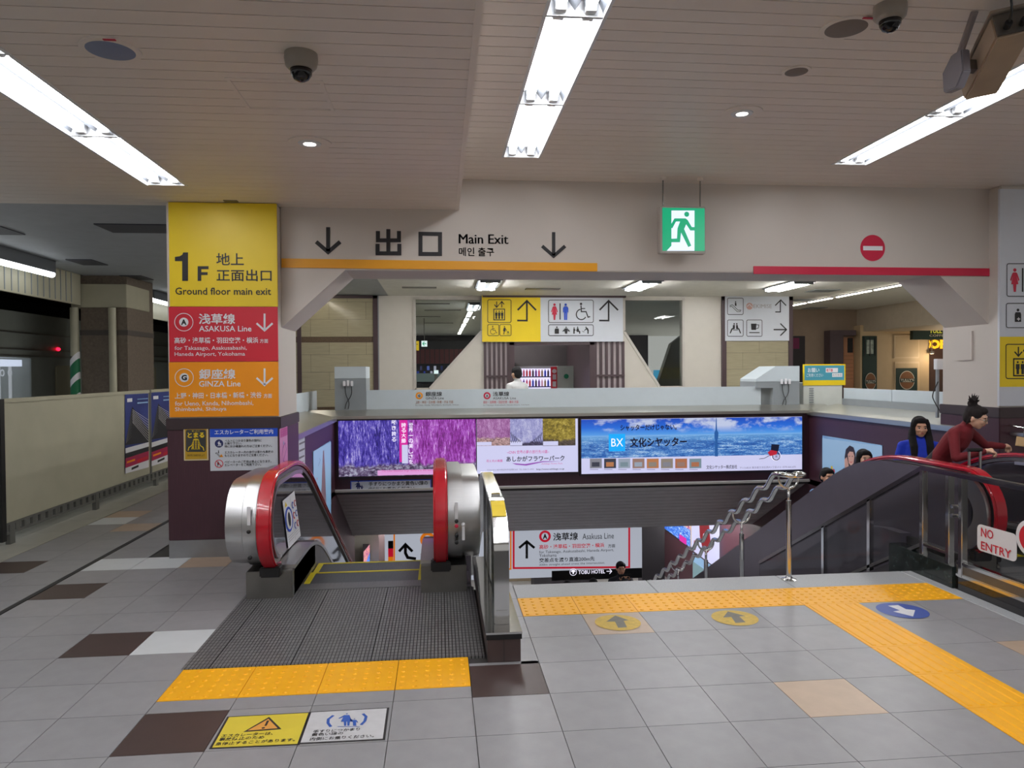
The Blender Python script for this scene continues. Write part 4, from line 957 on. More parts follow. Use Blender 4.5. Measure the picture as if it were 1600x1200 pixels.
s.poly('red_shape', [(1092, 790), (1106, 788), (1111, 850), (1108, 862), (1103, 866), (1098, 856), (1094, 838)], e_r2, 2); s.disc('red_shape', 1101, 838, 4.5, e_w, 3, r0=3.2, n=16)
s.poly('red_shape', [(1085, 844), (1088, 846), (1087.5, 860), (1084, 857)], e_rr, 2); s.flush()
s = board('poster', 'pale poster with a dark peak on the lower right wall of the lower hall', 'poster', (1082.5, 877, 1121, 906), k_sky, 'x', XR-.02, -1, .01)
s.poly('picture', [(1082.5, 877), (1121, 903.5), (1121, 925), (1082.5, 920)], mat('poster_pale_teal', (150, 186, 194), .5, emit=.35), 1); s.poly('peak', [(1085, 905), (1096, 897), (1100, 890), (1103, 905), (1103, 915), (1085, 915)], m_dark, 2); s.flush()
t = thing('advert_lightbox', 'narrow lit colourful advert on the left wall of the lower hall', 'advert', (-2, 15, -2.5))
s = Sign(t, 'x', XL-.4, 1, .004); s.poly('case', [(567, 850), (579, 850), (579, 890), (567, 890)], m_dark, 0); s.poly('picture', [(568, 862), (577.5, 850.5), (577.5, 881), (568, 892)], ph_e, 1); s.flush()
# pillar, wall edges and shop fronts of the lower hall
MB().box(-1.2, -.55, 14.4, 15.0, Z1, Zb).build('pillar', mat('lower_pillar_tile', (92, 76, 76), .35), label='brown tiled pillar in the lower hall left of the long sign', kind='structure')
MB().box(3.9, 4.35, 13.9, 14.2, Z1, Zb).build('pillar', m_dark, label='dark pillar in the lower hall right of the long sign', kind='structure')
for i, (x, w, m, cc) in enumerate(((1.35, .28, k_blue, 'blue'), (1.66, .22, k_navy, 'navy blue'), (1.98, .55, mat('teal_poster', (110, 160, 170), .5, emit=.2), 'pale teal'))):
    q = MB().box(x, x+w, 17.9, 17.94, -3.0, -2.4).mesh('poster', m); o = link('poster', q); tag(o, '%s poster on the far stand of the lower hall' % cc, 'poster')
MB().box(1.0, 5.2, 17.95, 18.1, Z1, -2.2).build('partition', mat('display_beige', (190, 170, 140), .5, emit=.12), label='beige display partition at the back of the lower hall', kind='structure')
t = thing('display_case', 'dark display case of small goods under the long sign', 'display case', (2.6, 16.5, Z1))
MB().box(2.1, 3.5, 16.4, 17.0, Z1, -2.75).build('case', m_dark, t)
for i in range(5): MB().lathe([(.05, 0), (.08, .1), (.05, .2), (.07, .24)], (2.25+.26*i, 16.5, -2.75), 12).build('ornament', (k_org, m_board, k_gold, k_org, k_red)[i], t, smooth=True)

# ------------------------------------------------------------------ floor stickers and floor signs
def sticker(label, cx, cy, r, m, pts, ma, origin):
    p = at(cx, cy, z=0); t = thing('floor_sticker', label, 'floor sticker', (p.x, p.y, 0), 'round arrow stickers on the floor tiles')
    s = Sign(t, 'z', .002, 1, .0006); s.disc('disc', cx, cy, r, m, 1, n=48)
    s.poly('arrow', [(origin[0]+x/3.75, origin[1]+y/3.75) for x, y in pts], ma, 2); s.flush()
k_worn = mat('worn_yellow_print', (206, 172, 60), .5, var=.16, scale=30); k_wgrey = mat('worn_grey_print', (108, 104, 92), .5, var=.12, scale=30)
sticker('worn yellow arrow sticker on the beige tile before the stairs', 965.3, 972.5, 36, k_worn, [(605, 307), (685, 335), (655, 338), (674, 376), (622, 379), (603, 343), (552, 343)], k_wgrey, (800, 880))
sticker('worn yellow arrow sticker nearer to the tactile path', 1148, 965.2, 36, k_worn, [(1265, 283), (1368, 310), (1332, 313), (1369, 347), (1310, 351), (1285, 316), (1237, 319)], k_wgrey, (800, 880))
sticker('blue sticker with a white arrow right of the tactile path', 1410, 954, 38, mat('blue_sticker', (44, 74, 160), .45, var=.05), [(702, 250), (762, 246), (808, 270), (862, 276), (850, 313), (733, 284), (772, 277)], k_white, (1200, 880))
def floor_sign(label, Q, m):
    c = at(sum(q[0] for q in Q)/4, sum(q[1] for q in Q)/4, z=0)
    t = thing('floor_sign', label, 'floor sign', (c.x, c.y, 0), 'safety signs stuck on the floor')
    P = [at(*q, z=0) for q in Q]; M_ = sum(P, Vector())/4
    MB().prism([M_+(p-M_)*1.06+Vector((0, 0, .0008)) for p in P], (0, 0, .0012)).build('border', k_black, t)
    MB().prism([p+Vector((0, 0, .002)) for p in P], (0, 0, .001)).build('plate', m, t)
    return Sign(t, 'z', .003, 1, .0006)
s = floor_sign('yellow emergency stop warning sign stuck on the floor beside the brown tile', [(358, 1121.5), (482, 1114.7), (464.5, 1163), (331.5, 1169)], mat('floor_sign_yellow', (224, 202, 60), .45, var=.05))
s.poly('warning_mark', [(380, 1144), (440, 1139.5), (420.5, 1120.3)], k_black, 1); s.poly('warning_mark', [(386.5, 1142), (434, 1138.3), (419.5, 1123.5)], mat('print_orange_pale', (228, 160, 70), .5, var=0), 2)
s.poly('warning_mark', [(417, 1126.5), (421, 1126.2), (416.5, 1134.5), (413, 1134.8)], k_black, 3); s.disc('warning_mark', 411.3, 1138, 2.6, k_black, 3, n=12)
s.text('エスカレーターは、', (347.6, 1145.6, 426, 1150.4), k_black, 2, .015); s.text('事故防止のため', (343.6, 1151.4, 412, 1156.4), k_black, 2, .015); s.text('急停止することがあります。', (339, 1156.8, 460, 1161.8), k_black, 2, .015); s.flush()
s = floor_sign('white hold the handrail sign stuck on the floor beside the yellow one', [(486.5, 1114), (604.5, 1107.5), (598, 1155), (469.5, 1161.3)], mat('floor_sign_white', (206, 206, 208), .45, var=.06, scale=20))
kb = mat('floor_print_blue', (42, 88, 176), .5)
s.glyph('family', (522, 1114, 562, 1136.5), kb)
s.stroke('handrail_mark', [(521, 1118), (513, 1124), (512.5, 1130), (517, 1136)], 4.5, kb); s.stroke('handrail_mark', [(567, 1115.5), (572, 1120), (570, 1127), (564, 1133)], 4.5, kb)
s.text('手すりにつかまり', (490, 1139, 562, 1143.8), k_black, 2, .015); s.text('黄色い線の', (487.5, 1144.8, 536, 1149.4), k_black, 2, .015); s.text('内側にお乗りください。', (485.5, 1150, 584, 1155), k_black, 2, .015); s.flush()

# ------------------------------------------------------------------ glass fence beside the up escalator
FX = 3.872
def alpha_glass(name, rgb, a, rough=.04): return mat(name, rgb, rough, var=0, alpha=a)
m_fglass = alpha_glass('smoked_fence_glass', (40, 40, 44), .2)
t = thing('glass_fence', 'chrome framed smoked glass fence between the stairs and the up escalator', 'fence', (FX, 4.6, 0))
m_marble = mat('dark_green_marble', (34, 42, 40), .15, var=.7, scale=22)
MB().box(3.845, 3.985, 5.16, 5.95, -.3, .165).build('marble_plinth', m_marble, t, bevel=.004)
MB().box(3.87, 3.985, 1.6, 5.155, 0, .10).build('plinth', mat('black_polished_plinth', (30, 28, 30), .06, coat=.4), t)
for z0, z1 in ((.10, .128), (.19, .222)): MB().box(FX-.012, FX+.05, 1.6, 5.15, z0, z1).build('bottom_rail', m_chrome, t, bevel=.006)
MB().box(FX-.004, FX+.004, 1.6, 5.15, .128, .19).build('kick_panel', m_dsteel, t)
MB().box(FX-.022, FX+.042, 1.6, 5.56, .845, .885).build('top_rail', mat('dark_top_rail', (120, 116, 116), .18, 1), t, bevel=.008)
for y in (5.10, 5.24, 5.545, 3.6, 2.2): MB().box(FX-.015, FX+.035, y-.022, y+.022, .1, .85).build('post', m_chrome, t, bevel=.006)
MB().box(FX+.008, FX+.018, 1.62, 5.08, .222, .845).build('glass_pane', m_fglass, t)
MB().box(FX+.008, FX+.018, 5.26, 5.53, .27, .845).build('glass_pane', m_fglass, t)
MB().box(FX-.01, FX+.04, 5.24, 5.55, .235, .265).build('bottom_rail', m_chrome, t, bevel=.006)
for z in (.55, .62): MB().lathe([(.016, -.02), (.016, .03)], (FX-.01, 5.17, z), 12, 'x').build('clamp', m_chrome, t, smooth=True)
SLF = .512
sl = lambda y, z: (FX, y, z-SLF*(y-5.55))
MB().prism([sl(5.55, .845), sl(8.6, .845), sl(8.6, .885), sl(5.55, .885)], (.045, 0, 0)).build('top_rail', _M['dark_top_rail'], t)
MB().prism([sl(5.55, .235), sl(8.6, .235), sl(8.6, .265), sl(5.55, .265)], (.04, 0, 0)).build('bottom_rail', m_dsteel, t)
for a, b in ((5.56, 6.28), (6.32, 7.08), (7.12, 8.6)):
    MB().prism([(q[0]+.008, q[1], q[2]) for q in (sl(a, .265), sl(b, .265), sl(b, .845), sl(a, .845))], (.01, 0, 0)).build('glass_pane', m_fglass, t)
for y in (6.30, 7.10): MB().prism([sl(y-.022, .2), sl(y+.022, .2), sl(y+.022, .86), sl(y-.022, .86)], (.04, 0, 0)).build('post', m_chrome, t)
MB().prism([sl(5.95, .2), sl(8.6, .2), sl(8.6, -.4), sl(5.95, -.6)], (.1, 0, 0)).build('stringer', m_dark, t)
t = thing('no_entry_sign', 'white NO ENTRY sign with red lettering hung on the glass fence', 'sign', (FX-.02, 4.6, .4))
s = Sign(t, 'x', FX-.026, -1, .0015); Q = [(1526.7, 818), (1588, 835), (1588, 877.5), (1526.7, 860)]
u0, u1 = s.uv(1526.7, 839)[0], s.uv(1588, 856)[0]; v0, v1 = s.uv(1557, 868.7)[1], s.uv(1557, 826.5)[1]
rr_ = .035; cs = [(a+sa*rr_*(1-math.cos(h)), b+sb*rr_*(1-math.sin(h))) for a, b, sa, sb, hs in ((u0, v0, -1, 1, (0, .4, .8, 1.2, PI/2)), (u1, v0, 1, 1, (PI/2, 1.2, .8, .4, 0)), (u1, v1, 1, -1, (0, .4, .8, 1.2, PI/2)), (u0, v1, -1, -1, (PI/2, 1.2, .8, .4, 0))) for h in hs]
MB().prism([(FX-.025, a, b) for a, b in cs], (.004, 0, 0)).build('panel', k_white, t)
s.text('NO', (1533.3, 826.5, 1552.5, 840.7), k_red, 2, .012); s.text('ENTRY', (1533.3, 852.6, 1580.8, 865.5), k_red, 2, .012); s.flush()
t = thing('no_entry_disc', 'round white and red no entry disc on the glass fence at the right edge', 'sign', (FX-.02, 4.4, .4))
s = Sign(t, 'x', FX-.026, -1, .0015); s.disc('disc', 1610, 842, 29, k_white, 0, n=40); s.disc('red_disc', 1610, 842, 22, k_red, 1, n=36); s.flush()

# ------------------------------------------------------------------ parapets and counters around the stairwell
GYB = 11.02
t = thing('parapet_board', 'long white parapet board with two line names on the far ledge', 'parapet', (2, GYB, 1.1))
s = Sign(t, 'y', GYB-.012, -1, .002)
MB().box(-1.09, 5.0, GYB-.012, GYB+.02, 1.09, 1.405).build('board', m_board, t, bevel=.003); MB().box(-1.09, 5.0, GYB-.02, GYB+.024, 1.075, 1.092).build('bottom_rail', m_steel, t)
for cx, lt, m, nm, en, x0 in ((655, 'G', k_org, '銀座線', 'GINZA Line', 665), (761, 'A', k_crim, '浅草線', 'ASAKUSA Line', 770)):
    s.disc('line_badge', cx, 618.3, 5.6, m, 1, r0=3.2); s.text(lt, (cx-1.8, 616.4, cx+1.8, 620.4), k_black, 2, .05)
    s.text(nm, (x0, 612, x0+25.5, 619), k_black, 2, .01); s.text(en, (x0+.3, 620.3, x0+(28.5 if lt == 'G' else 36), 624), k_black, 2, 0)
s.text('上野・神田・日本橋・新橋・渋谷 方面', (649, 626, 708, 630.5), mat('print_rust', (170, 110, 80), .5, var=0), 2, 0); s.text('高砂・浅草橋・羽田空港・横浜 方面', (755, 626, 810, 630.5), k_crim, 2, 0)
s.text('for Ueno, Kanda, Nihombashi, Shimbashi, Shibuya', (649, 631.7, 717, 634.3), k_grey, 2, 0); s.text('for Takasago, Asakusabashi, Haneda Airport, Yokohama', (755, 631.7, 827, 634.3), k_grey, 2, 0); s.flush()
def endbox(name, label, x0, x1, zt, slope):
    t = thing(name, label, 'cabinet', ((x0+x1)/2, 11.1, 1.1)); y0, y1 = GYB-.05, GYB+.55
    if slope == 0: MB().box(x0, x1, y0, y1, 1.58, zt).build('upper_panel', m_board, t, bevel=.003); MB().box(x0, x1, y0+.004, y1, 1.1, 1.58).build('lower_panel', m_boardgrey, t)
    else:
        MB().prism([(x0, y0, 1.48), (x1, y0, 1.48), (x1, y0, zt), (x0+.32, y0, zt), (x0, y0, 1.52)], (0, y1-y0, 0)).build('upper_panel', m_board, t, bevel=.003)
        MB().prism([(x0, y0+.004, 1.38), (x0+.28, y0+.004, 1.38), (x0+.28, y0+.004, 1.08), (x1, y0+.004, 1.08), (x1, y0+.004, 1.48), (x0, y0+.004, 1.48)], (0, y1-y0, 0)).build('lower_panel', m_boardgrey, t)
    return t
c1 = endbox('counter_cabinet', 'grey and white cabinet at the left end of the far ledge with a socket', -1.53, -1.075, 1.755, 0)
c2 = endbox('counter_cabinet', 'grey and white sloped cabinet at the right end of the far ledge', 4.9, 5.61, 1.72, 1)
for cc, px, py in ((c1, 544, 599), (c2, 1227, 596)):
    for d, h in ((-6, 7), (0, 9), (6, 7)):
        p = at(px+d, py, y=GYB-.05); MB().box(p.x-.018, p.x+.018, GYB-.075, GYB-.05, p.z-.04, p.z+.005*h).build('plug', k_white, cc, bevel=.004)
    for d, e in ((-5, 2), (5, -3)):
        q = [at(px+d, py+4, y=GYB-.06), at(px+d+1, py+18, y=GYB-.06), at(px+e, py+30, y=GYB-.06), at(px+e-2, py+40, y=GYB-.06)]
        MB().tube(chaikin(q, 2), .005, 6).build('cable', m_black, cc, smooth=True)
t = thing('parapet_board', 'short white parapet board above the left stairwell ledge', 'parapet', (-1.93, 9, 1.1))
pe = at(495, 611, x=-1.93); MB().box(-1.95, -1.93, 7.9, pe.y, 1.10, 1.385).build('board', m_board, t, bevel=.003); MB().box(-1.97, -1.925, 7.9, pe.y, 1.08, 1.1).build('bottom_rail', m_steel, t)
t = thing('parapet_board', 'white parapet board above the right stairwell ledge', 'parapet', (6.15, 9, 1.1))
p0, p1 = at(1318, 608, x=6.12), at(1470, 612, x=6.12)
for a, b in ((7.9, 9.4), (9.41, p0.y)): MB().box(6.12, 6.14, a, b, 1.22, p1.z).build('board', m_board, t, bevel=.003)
MB().box(6.10, 6.16, 7.9, p0.y, 1.09, 1.22).build('base', m_boardgrey, t)
t = thing('cabinet', 'pale cabinet with louvres and a yellow and blue notice on top', 'cabinet', (5.9, 11.1, 1.1))
ca, cb = at(1255, 602, y=GYB+.1), at(1316, 602, y=GYB+.1)
MB().box(ca.x, cb.x, GYB+.1, GYB+.6, 0, 1.45).build('case', mat('pale_cabinet', (206, 210, 204), .45), t, bevel=.006)
for i in range(8): MB().box(ca.x+.1, ca.x+.17, GYB+.09, GYB+.1, 1.10+.036*i, 1.115+.036*i).build('louvre', m_boardgrey, t)
t = thing('notice_display', 'tilted yellow and blue notice board standing on the pale cabinet', 'notice', (5.9, 11.1, 1.45))
s = Sign(t, 'y', GYB+.09, -1, .002); s.panel('board', (1255, 569, 1321, 602), k_yel, .02); s.fill('blue_field', (1257, 571, 1319, 594), mat('print_cyan', (90, 190, 214), .5, emit=.25))
s.text('お願い', (1262, 575, 1280, 582), k_white, 2, .01); s.text('ご利用ください', (1260, 583.5, 1286, 589), k_white, 2, .0); s.fill('label', (1290, 575, 1309, 582), k_white, 2); s.text('地下鉄', (1291, 576, 1301, 581), k_red, 3, .01); s.fill('label', (1300, 583, 1316, 589), k_white, 2); s.text('のりかえ', (1301, 584, 1315, 588), k_grey, 3, 0); s.flush()
t = thing('cable_box', 'small white box with a hanging cable on a post beside the right pillar', 'box', (6.2, 7.9, 1.4))
pb = at(1467, 569, y=7.85); MB().box(pb.x-.03, pb.x+.05, 7.84, 7.9, pb.z-.06, pb.z+.06).build('box', k_white, t, bevel=.004); MB().box(pb.x-.012, pb.x+.012, 7.86, 7.89, 1.1, pb.z-.06).build('post', m_boardgrey, t)
MB().tube(chaikin([(pb.x-.01, 7.85, pb.z-.2), (pb.x-.09, 7.84, pb.z-.35), (pb.x-.07, 7.84, 1.3), (pb.x+.01, 7.85, 1.18)], 2), .006, 6).build('cable', m_black, t, smooth=True)

# ------------------------------------------------------------------ hall beyond: far wall, windows, signs
HY = 14.85
m_panel = mat('cream_metal_panel', (206, 200, 190), .4, var=.02)
m_frame = mat('plum_frame', (76, 60, 64), .4)
m_stone = mat('beige_wall_tile', (164, 155, 128), .12, var=.1, scale=4, stretch=(1, 1, 14), obvar=.04)
m_mosaic = mat('brown_mosaic', (92, 74, 56), .5, var=.5, scale=60)
wall = MB()
wall.box(-1.2, -.51, HY, HY+.15, 0, 3.2)
wall.prism([(-.51, HY, 0), (.9, HY, 0), (.9, HY, 2.49), (-.19, HY, 1.3), (-.51, HY, 1.3)], (0, .15, 0)); wall.box(-.51, .9, HY, HY+.15, 3.17, 3.2)
wall.prism([(3.78, HY, 0), (5.09, HY, 0), (5.09, HY, 1.29), (4.54, HY, 1.29), (3.78, HY, 2.47)], (0, .15, 0)); wall.box(3.78, 5.09, HY, HY+.15, 3.17, 3.2)
wall.box(5.09, 5.9, HY, HY+.15, 0, 3.2)
fw = wall.build('wall_hall', m_panel, label='cream panelled wall of the hall behind the stairwell', kind='structure')
MB().box(-1.21, -1.19, HY-.004, HY, 0, 3.2).build('panel_joint', m_boardgrey, fw)
m_pane = mat('window_glass', (226, 234, 232), .01, var=0, trans=1, ior=1.25)
def window(name, pts, label):
    t = MB(); n = len(pts); c = Vector((sum(p[0] for p in pts)/n, 0, sum(p[1] for p in pts)/n))
    for i in range(n):
        a = Vector((pts[i][0], 0, pts[i][1])); b = Vector((pts[(i+1) % n][0], 0, pts[(i+1) % n][1])); d = (b-a).normalized(); nn = Vector((-d.z, 0, d.x))
        if nn.dot(c-a) < 0: nn = -nn
        q = [a-d*.0, b+d*.0, b+nn*.05-d*.03, a+nn*.05+d*.03]
        t.prism([(v.x, HY-.02, v.z) for v in q], (0, .19, 0))
    w = t.build(name, mat('window_frame_paint', (196, 190, 182), .4), label=label, kind='structure')
    MB().prism([(x, HY+.06, z) for x, z in pts], (0, .01, 0)).build('pane', m_pane, w)
window('window_1', [(-.51, 3.17), (.9, 3.17), (.9, 2.49), (-.19, 1.3), (-.51, 1.3)], 'slanted window left of the yellow lift sign')
window('window_2', [(3.78, 3.17), (5.09, 3.17), (5.09, 1.29), (4.54, 1.29), (3.78, 2.47)], 'slanted window right of the white toilet sign')
# stone panel left
def stone_wall(x0, x1, z0, z1, label, off=0):
    t = thing('tile_panel', label, 'wall panel', ((x0+x1)/2, HY, z0), kind='structure')
    MB().box(x0, x1, HY-.02, HY+.15, z0, z1).build('backing', m_grout, t)
    z = z0; r = 0
    bands = (.88, 2.27) if z0 == 0 else ()
    while z < z1-.05:
        bd = [b for b in bands if abs(z-b) < .03]
        h = .11 if bd else min(.345, z1-z)
        for b in bands:
            if z < b-.03 < z+h: h = b-z
        if bd: MB().box(x0+.003, x1-.003, HY-.034, HY-.02, z+.002, z+h-.002).build('mosaic_band', m_mosaic, t)
        else:
            x = x0-.36*(r % 2)-off
            while x < x1:
                a, b = max(x, x0), min(x+.72, x1)
                if b-a > .02: MB().box(a+.002, b-.002, HY-.034, HY-.02, z+.002, z+h-.002).build('wall_tile', m_stone, t)
                x += .72
            r += 1
        z += h
    return t
t = stone_wall(-3.4, -1.3, 0, 3.2, 'beige stone tile panel with two brown mosaic bands behind the left cabinet', .2)
MB().box(-1.3, -1.21, HY-.05, HY+.1, 0, 3.2).build('frame', m_frame, t); MB().box(-3.4, -1.21, HY-.05, HY, 3.14, 3.2).build('frame', m_frame, t); MB().box(-2.78, -2.70, HY-.05, HY, 0, 3.14).build('frame', m_frame, t)
t = stone_wall(5.97, 7.33, 0, 2.29, 'beige stone tile panel below the escalator and cafe sign', 0)
MB().box(5.88, 5.97, HY-.06, HY+.1, 0, 3.2).build('frame', m_frame, t); MB().box(5.88, 7.42, HY-.06, HY+.1, 3.12, 3.2).build('frame', m_frame, t); MB().box(7.33, 7.42, HY-.06, HY+1.6, 0, 3.2).build('frame', m_frame, t)
# lift and toilet sign over the portal
e_fs_y = k_yel
t = thing('wayfinding_sign', 'yellow and white lift and toilet sign over the vending machine portal', 'sign', (2.35, HY-.1, 2.28))
s = Sign(t, 'y', HY-.1, -1, .004); s.panel('panel', (753, 458, 973.5, 534), k_paper, .1); s.fill('yellow_field', (753, 458, 844.5, 534), k_yel)
MB().box(.88, 3.82, HY-.12, HY+.02, 3.16, 3.2).build('top_trim', m_frame, t)
s.rrect('frame', (762, 468.3, 798.5, 504), k_black, 1, rad=2.5); s.glyph('lift', (770, 470.5, 790, 500.5), k_black)
s.rrect('frame', (762, 507, 779.5, 524.5), k_black, .9, rad=2); s.glyph('wheelchair', (765.5, 509, 777, 522.5), k_black); s.rrect('frame', (781, 507, 798.5, 524.5), k_black, .9, rad=2); s.glyph('stroller', (784.5, 509.5, 795.5, 522.5), k_black)
for x0, x1, xa in ((808, 838, 823.2), (936, 966, 950.8)):
    s.stroke('arrow', [(x0, 500.8), (xa, 501), (xa, 470)], 2.6, k_black, 2); s.stroke('arrow', [(x0+.7, 484.5), (xa, 470), (x1-.5, 484.7)], 2.6, k_black, 2); s.flush()
s.rrect('frame', (857, 469, 927, 504), k_black, 1, rad=2.5); s.rrect('frame', (857, 507.5, 927, 524.5), k_black, 1, rad=2.5)
s.glyph('woman', (861, 474, 871.5, 500), k_crim); s.stroke('divider', [(875, 474), (875, 499.5)], 1.8, k_black); s.glyph('man', (878, 474, 889.5, 500), k_blue); s.glyph('wheelchair', (899, 473, 922, 500), k_black)
for g_, x in (('ostomate', 866), ('changing', 878.5), ('nursing', 894.5), ('bending', 909.5)): s.glyph(g_, (x, 510, x+(8 if g_ == 'ostomate' else 12), 521.5), k_black)
s.flush()
t = thing('wayfinding_sign', 'white escalator, waiting room and cafe sign above the right tile panel', 'sign', (6.65, HY-.06, 2.3))
s = Sign(t, 'y', HY-.065, -1, .004); s.panel('panel', (1133, 458.5, 1233, 532.5), k_paper, .05)
for r, g_ in (((1136.5, 466, 1161, 491.5), 'escalator'), ((1136.5, 500, 1161, 525.5), 'waiting'), ((1166.5, 500, 1190.5, 525.5), 'cup')):
    s.rrect('frame', r, k_black, .9, rad=2); s.glyph(g_, (r[0]+3, r[1]+4, r[2]-3, r[3]-4), k_black)
s.text('EKIMISE', (1177, 475.5, 1205.5, 481.5), mat('print_faded', (168, 160, 160), .5, var=0), 2, 0); s.disc('emblem', 1171, 478.5, 5.4, mat('print_faded_rose', (204, 160, 152), .5, var=0), 1, n=20); s.stroke('emblem', [(1167, 479), (1171, 475.5), (1175, 480)], 1.2, k_paper, 2)
s.stroke('arrow', [(1211, 487.5), (1219, 487.5), (1219, 469)], 1.7, k_black, 2); s.stroke('arrow', [(1211, 477.5), (1219.6, 468.8), (1228, 477.5)], 1.7, k_black, 2); s.flush()
s.stroke('arrow', [(1208.5, 515), (1228, 515)], 1.8, k_black, 2); s.stroke('arrow', [(1219, 505.5), (1228.6, 515), (1219, 524.5)], 1.8, k_black, 2); s.flush()
# slatted screens beside the portal
def slats(x0, x1, n, label):
    t = thing('slat_screen', label, 'screen', ((x0+x1)/2, HY, 0))
    MB().box(x0, x1, HY, HY+.1, 0, 2.27).build('backing', mat('pale_lilac_panel', (196, 184, 186), .5), t)
    for i in range(n): x = x0+(x1-x0-.05)*i/(n-1); MB().box(x, x+.05, HY-.05, HY, 0, 2.27).build('slat', m_frame, t)
    MB().box(x0, x1, HY-.055, HY-.02, 1.55, 1.59).build('cross_rail', m_frame, t)
slats(.90, 1.42, 6, 'plum slat screen left of the vending machine portal'); slats(3.17, 3.80, 6, 'plum slat screen right of the vending machine portal')
po = MB().box(1.42, 1.52, HY-.06, HY+2.6, 0, 2.27).box(3.07, 3.17, HY-.06, HY+2.6, 0, 2.27).box(1.42, 3.17, HY-.06, HY+.2, 2.2, 2.27)
po.build('door_1', m_frame, label='plum portal frame around the vending machine alcove', kind='structure')
MB().box(1.42, 3.4, HY+2.6, HY+2.7, 0, 3.1).build('wall_alcove', mat('alcove_grey', (112, 104, 104), .5), label='grey back wall of the vending machine alcove', kind='structure')
VY = HY+1.75
def P(px, py=590, y=VY): return at(px, py, y=y)
t = thing('vending_machine', 'lit drinks vending machine with a red column in the portal', 'vending machine', (P(830).x, VY+.3, 0)); a, b = P(800).x, P(870).x; zt = P(830, 572).z
MB().box(a, b, VY, VY+.75, .05, zt).build('body', k_white, t, bevel=.01); MB().box(P(860.5).x, b, VY-.012, VY, .5, zt-.02).build('side_panel', mat('vending_red', (190, 24, 44), .4, emit=.25), t)
MB().box(a+.03, P(860).x, VY-.008, VY, .9, P(830, 576).z).build('display', mat('vending_glow', (226, 220, 255), .4, emit=.9), t)
cols = [mat('drink_%d' % i, c, .3, emit=.35) for i, c in enumerate([(200, 30, 40), (40, 60, 190), (230, 90, 120), (240, 180, 200), (60, 40, 50), (210, 60, 60), (160, 130, 90), (120, 60, 160)])]
for rr, zc in enumerate((582.5, 598)):
    for i in range(12):
        p = P(804+4.75*i, zc); MB().lathe([(.022, -.08), (.022, .03), (.009, .06), (.009, .08)], (p.x, VY-.03, p.z), 8).build('sample_bottle', cols[(i*3+rr*5+i//3) % 8], t, smooth=True)
    p = P(830, zc+6.4); MB().box(a+.03, P(860).x, VY-.06, VY, p.z-.012, p.z+.012).build('button_rail', k_navy, t)
p = P(866, 580); MB().lathe([(.05, -.018), (.05, -.012)], (p.x, VY, p.z), 20, 'y').build('emblem', k_white, t)
for zc in (589, 600): p = P(866, zc); MB().box(p.x-.04, p.x+.04, VY-.02, VY-.012, p.z-.06, p.z+.06).build('price_card', k_paper, t)
t = thing('cabinet', 'tall pale cabinet with a green round mark beside the vending machine', 'cabinet', (P(884).x, VY+.3, 0)); MB().box(P(871).x, P(897.5).x, VY+.02, VY+.75, 0, zt).build('body', mat('pale_green_grey', (196, 204, 200), .45), t, bevel=.01); p = P(885, 588); MB().lathe([(.055, .008), (.055, .016)], (p.x, VY, p.z), 20, 'y').build('mark', k_green, t)
t = thing('vending_machine', 'blue vending machine at the right side of the portal', 'vending machine', (P(905).x, VY+.3, 0)); MB().box(P(898.5).x, P(914).x, VY+.05, VY+.75, 0, zt).build('body', mat('vending_blue', (24, 60, 150), .4), t, bevel=.01); MB().box(P(904).x, P(911).x, VY+.03, VY+.05, .9, P(905, 577).z).build('display', mat('vending_teal', (150, 190, 190), .4, emit=.6), t)
t = thing('banner', 'white upright banner with black writing standing in the portal', 'banner', (P(918, 590, HY+.9).x, HY+.9, 0)); s = Sign(t, 'y', HY+.9, -1, .004); s.panel('cloth', (912.5, 554, 923, 608), k_paper, .02)
for i, ch in enumerate('証明写真'): s.text(ch, (917.5, 568+4.4*i, 921.5, 571.8+4.4*i), k_black, 2, .02)
s.stroke('picture', [(916, 604), (919, 592), (922, 592)], 2, k_grey, 2); s.flush()
MB().box(P(918, 590, HY+.9).x-.1, P(918, 590, HY+.9).x+.1, HY+.85, HY+1.0, 0, .06).build('base', m_black, t)

# space seen through the slanted windows
MB().box(-4, 9, 31, 31.2, 0, 3.2).build('wall_north', mat('shop_dark', (44, 42, 52), .5), label='dark shop front far behind the slanted windows', kind='structure')
t = thing('shop_fascia', 'dark red ribbed shop fascia far behind the left slanted window', 'fascia', (1, 30.8, 2)); MB().box(-3, 6, 30.6, 30.97, 2.02, 2.62).build('panel', mat('maroon_fascia', (110, 30, 40), .5), t)
for i in range(45): MB().box(-3+.2*i, -2.96+.2*i, 30.57, 30.6, 2.02, 2.62).build('rib', mat('maroon_rib', (74, 22, 32), .5), t)
t = thing('shop_counter', 'pale shop counter far behind the left slanted window', 'counter', (1, 29, 0)); MB().box(-3, 3.4, 28.6, 29.2, 0, .9).build('base', m_boardgrey, t); MB().box(-3, 3.4, 28.5, 29.2, 1.3, 1.62).build('screen', mat('pale_teal_screen', (150, 170, 168), .3, emit=.15), t)
for x in (-2.8, -1.2, .4, 2.0, 3.3): MB().box(x, x+.05, 28.52, 28.6, .9, 1.62).build('post', m_steel, t)
rnd = random.Random(3)
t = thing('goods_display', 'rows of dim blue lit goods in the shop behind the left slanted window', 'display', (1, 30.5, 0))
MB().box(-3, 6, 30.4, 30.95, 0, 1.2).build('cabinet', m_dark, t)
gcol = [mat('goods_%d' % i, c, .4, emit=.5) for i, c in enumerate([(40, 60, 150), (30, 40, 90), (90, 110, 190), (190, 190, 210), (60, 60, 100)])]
for i in range(44): x = -2.6+.14*i; z = 1.62+.2*(i % 2); MB().box(x, x+.07+.04*rnd.random(), 30.3, 30.38, z-.07, z+.10).build('package', gcol[rnd.randrange(5)], t)
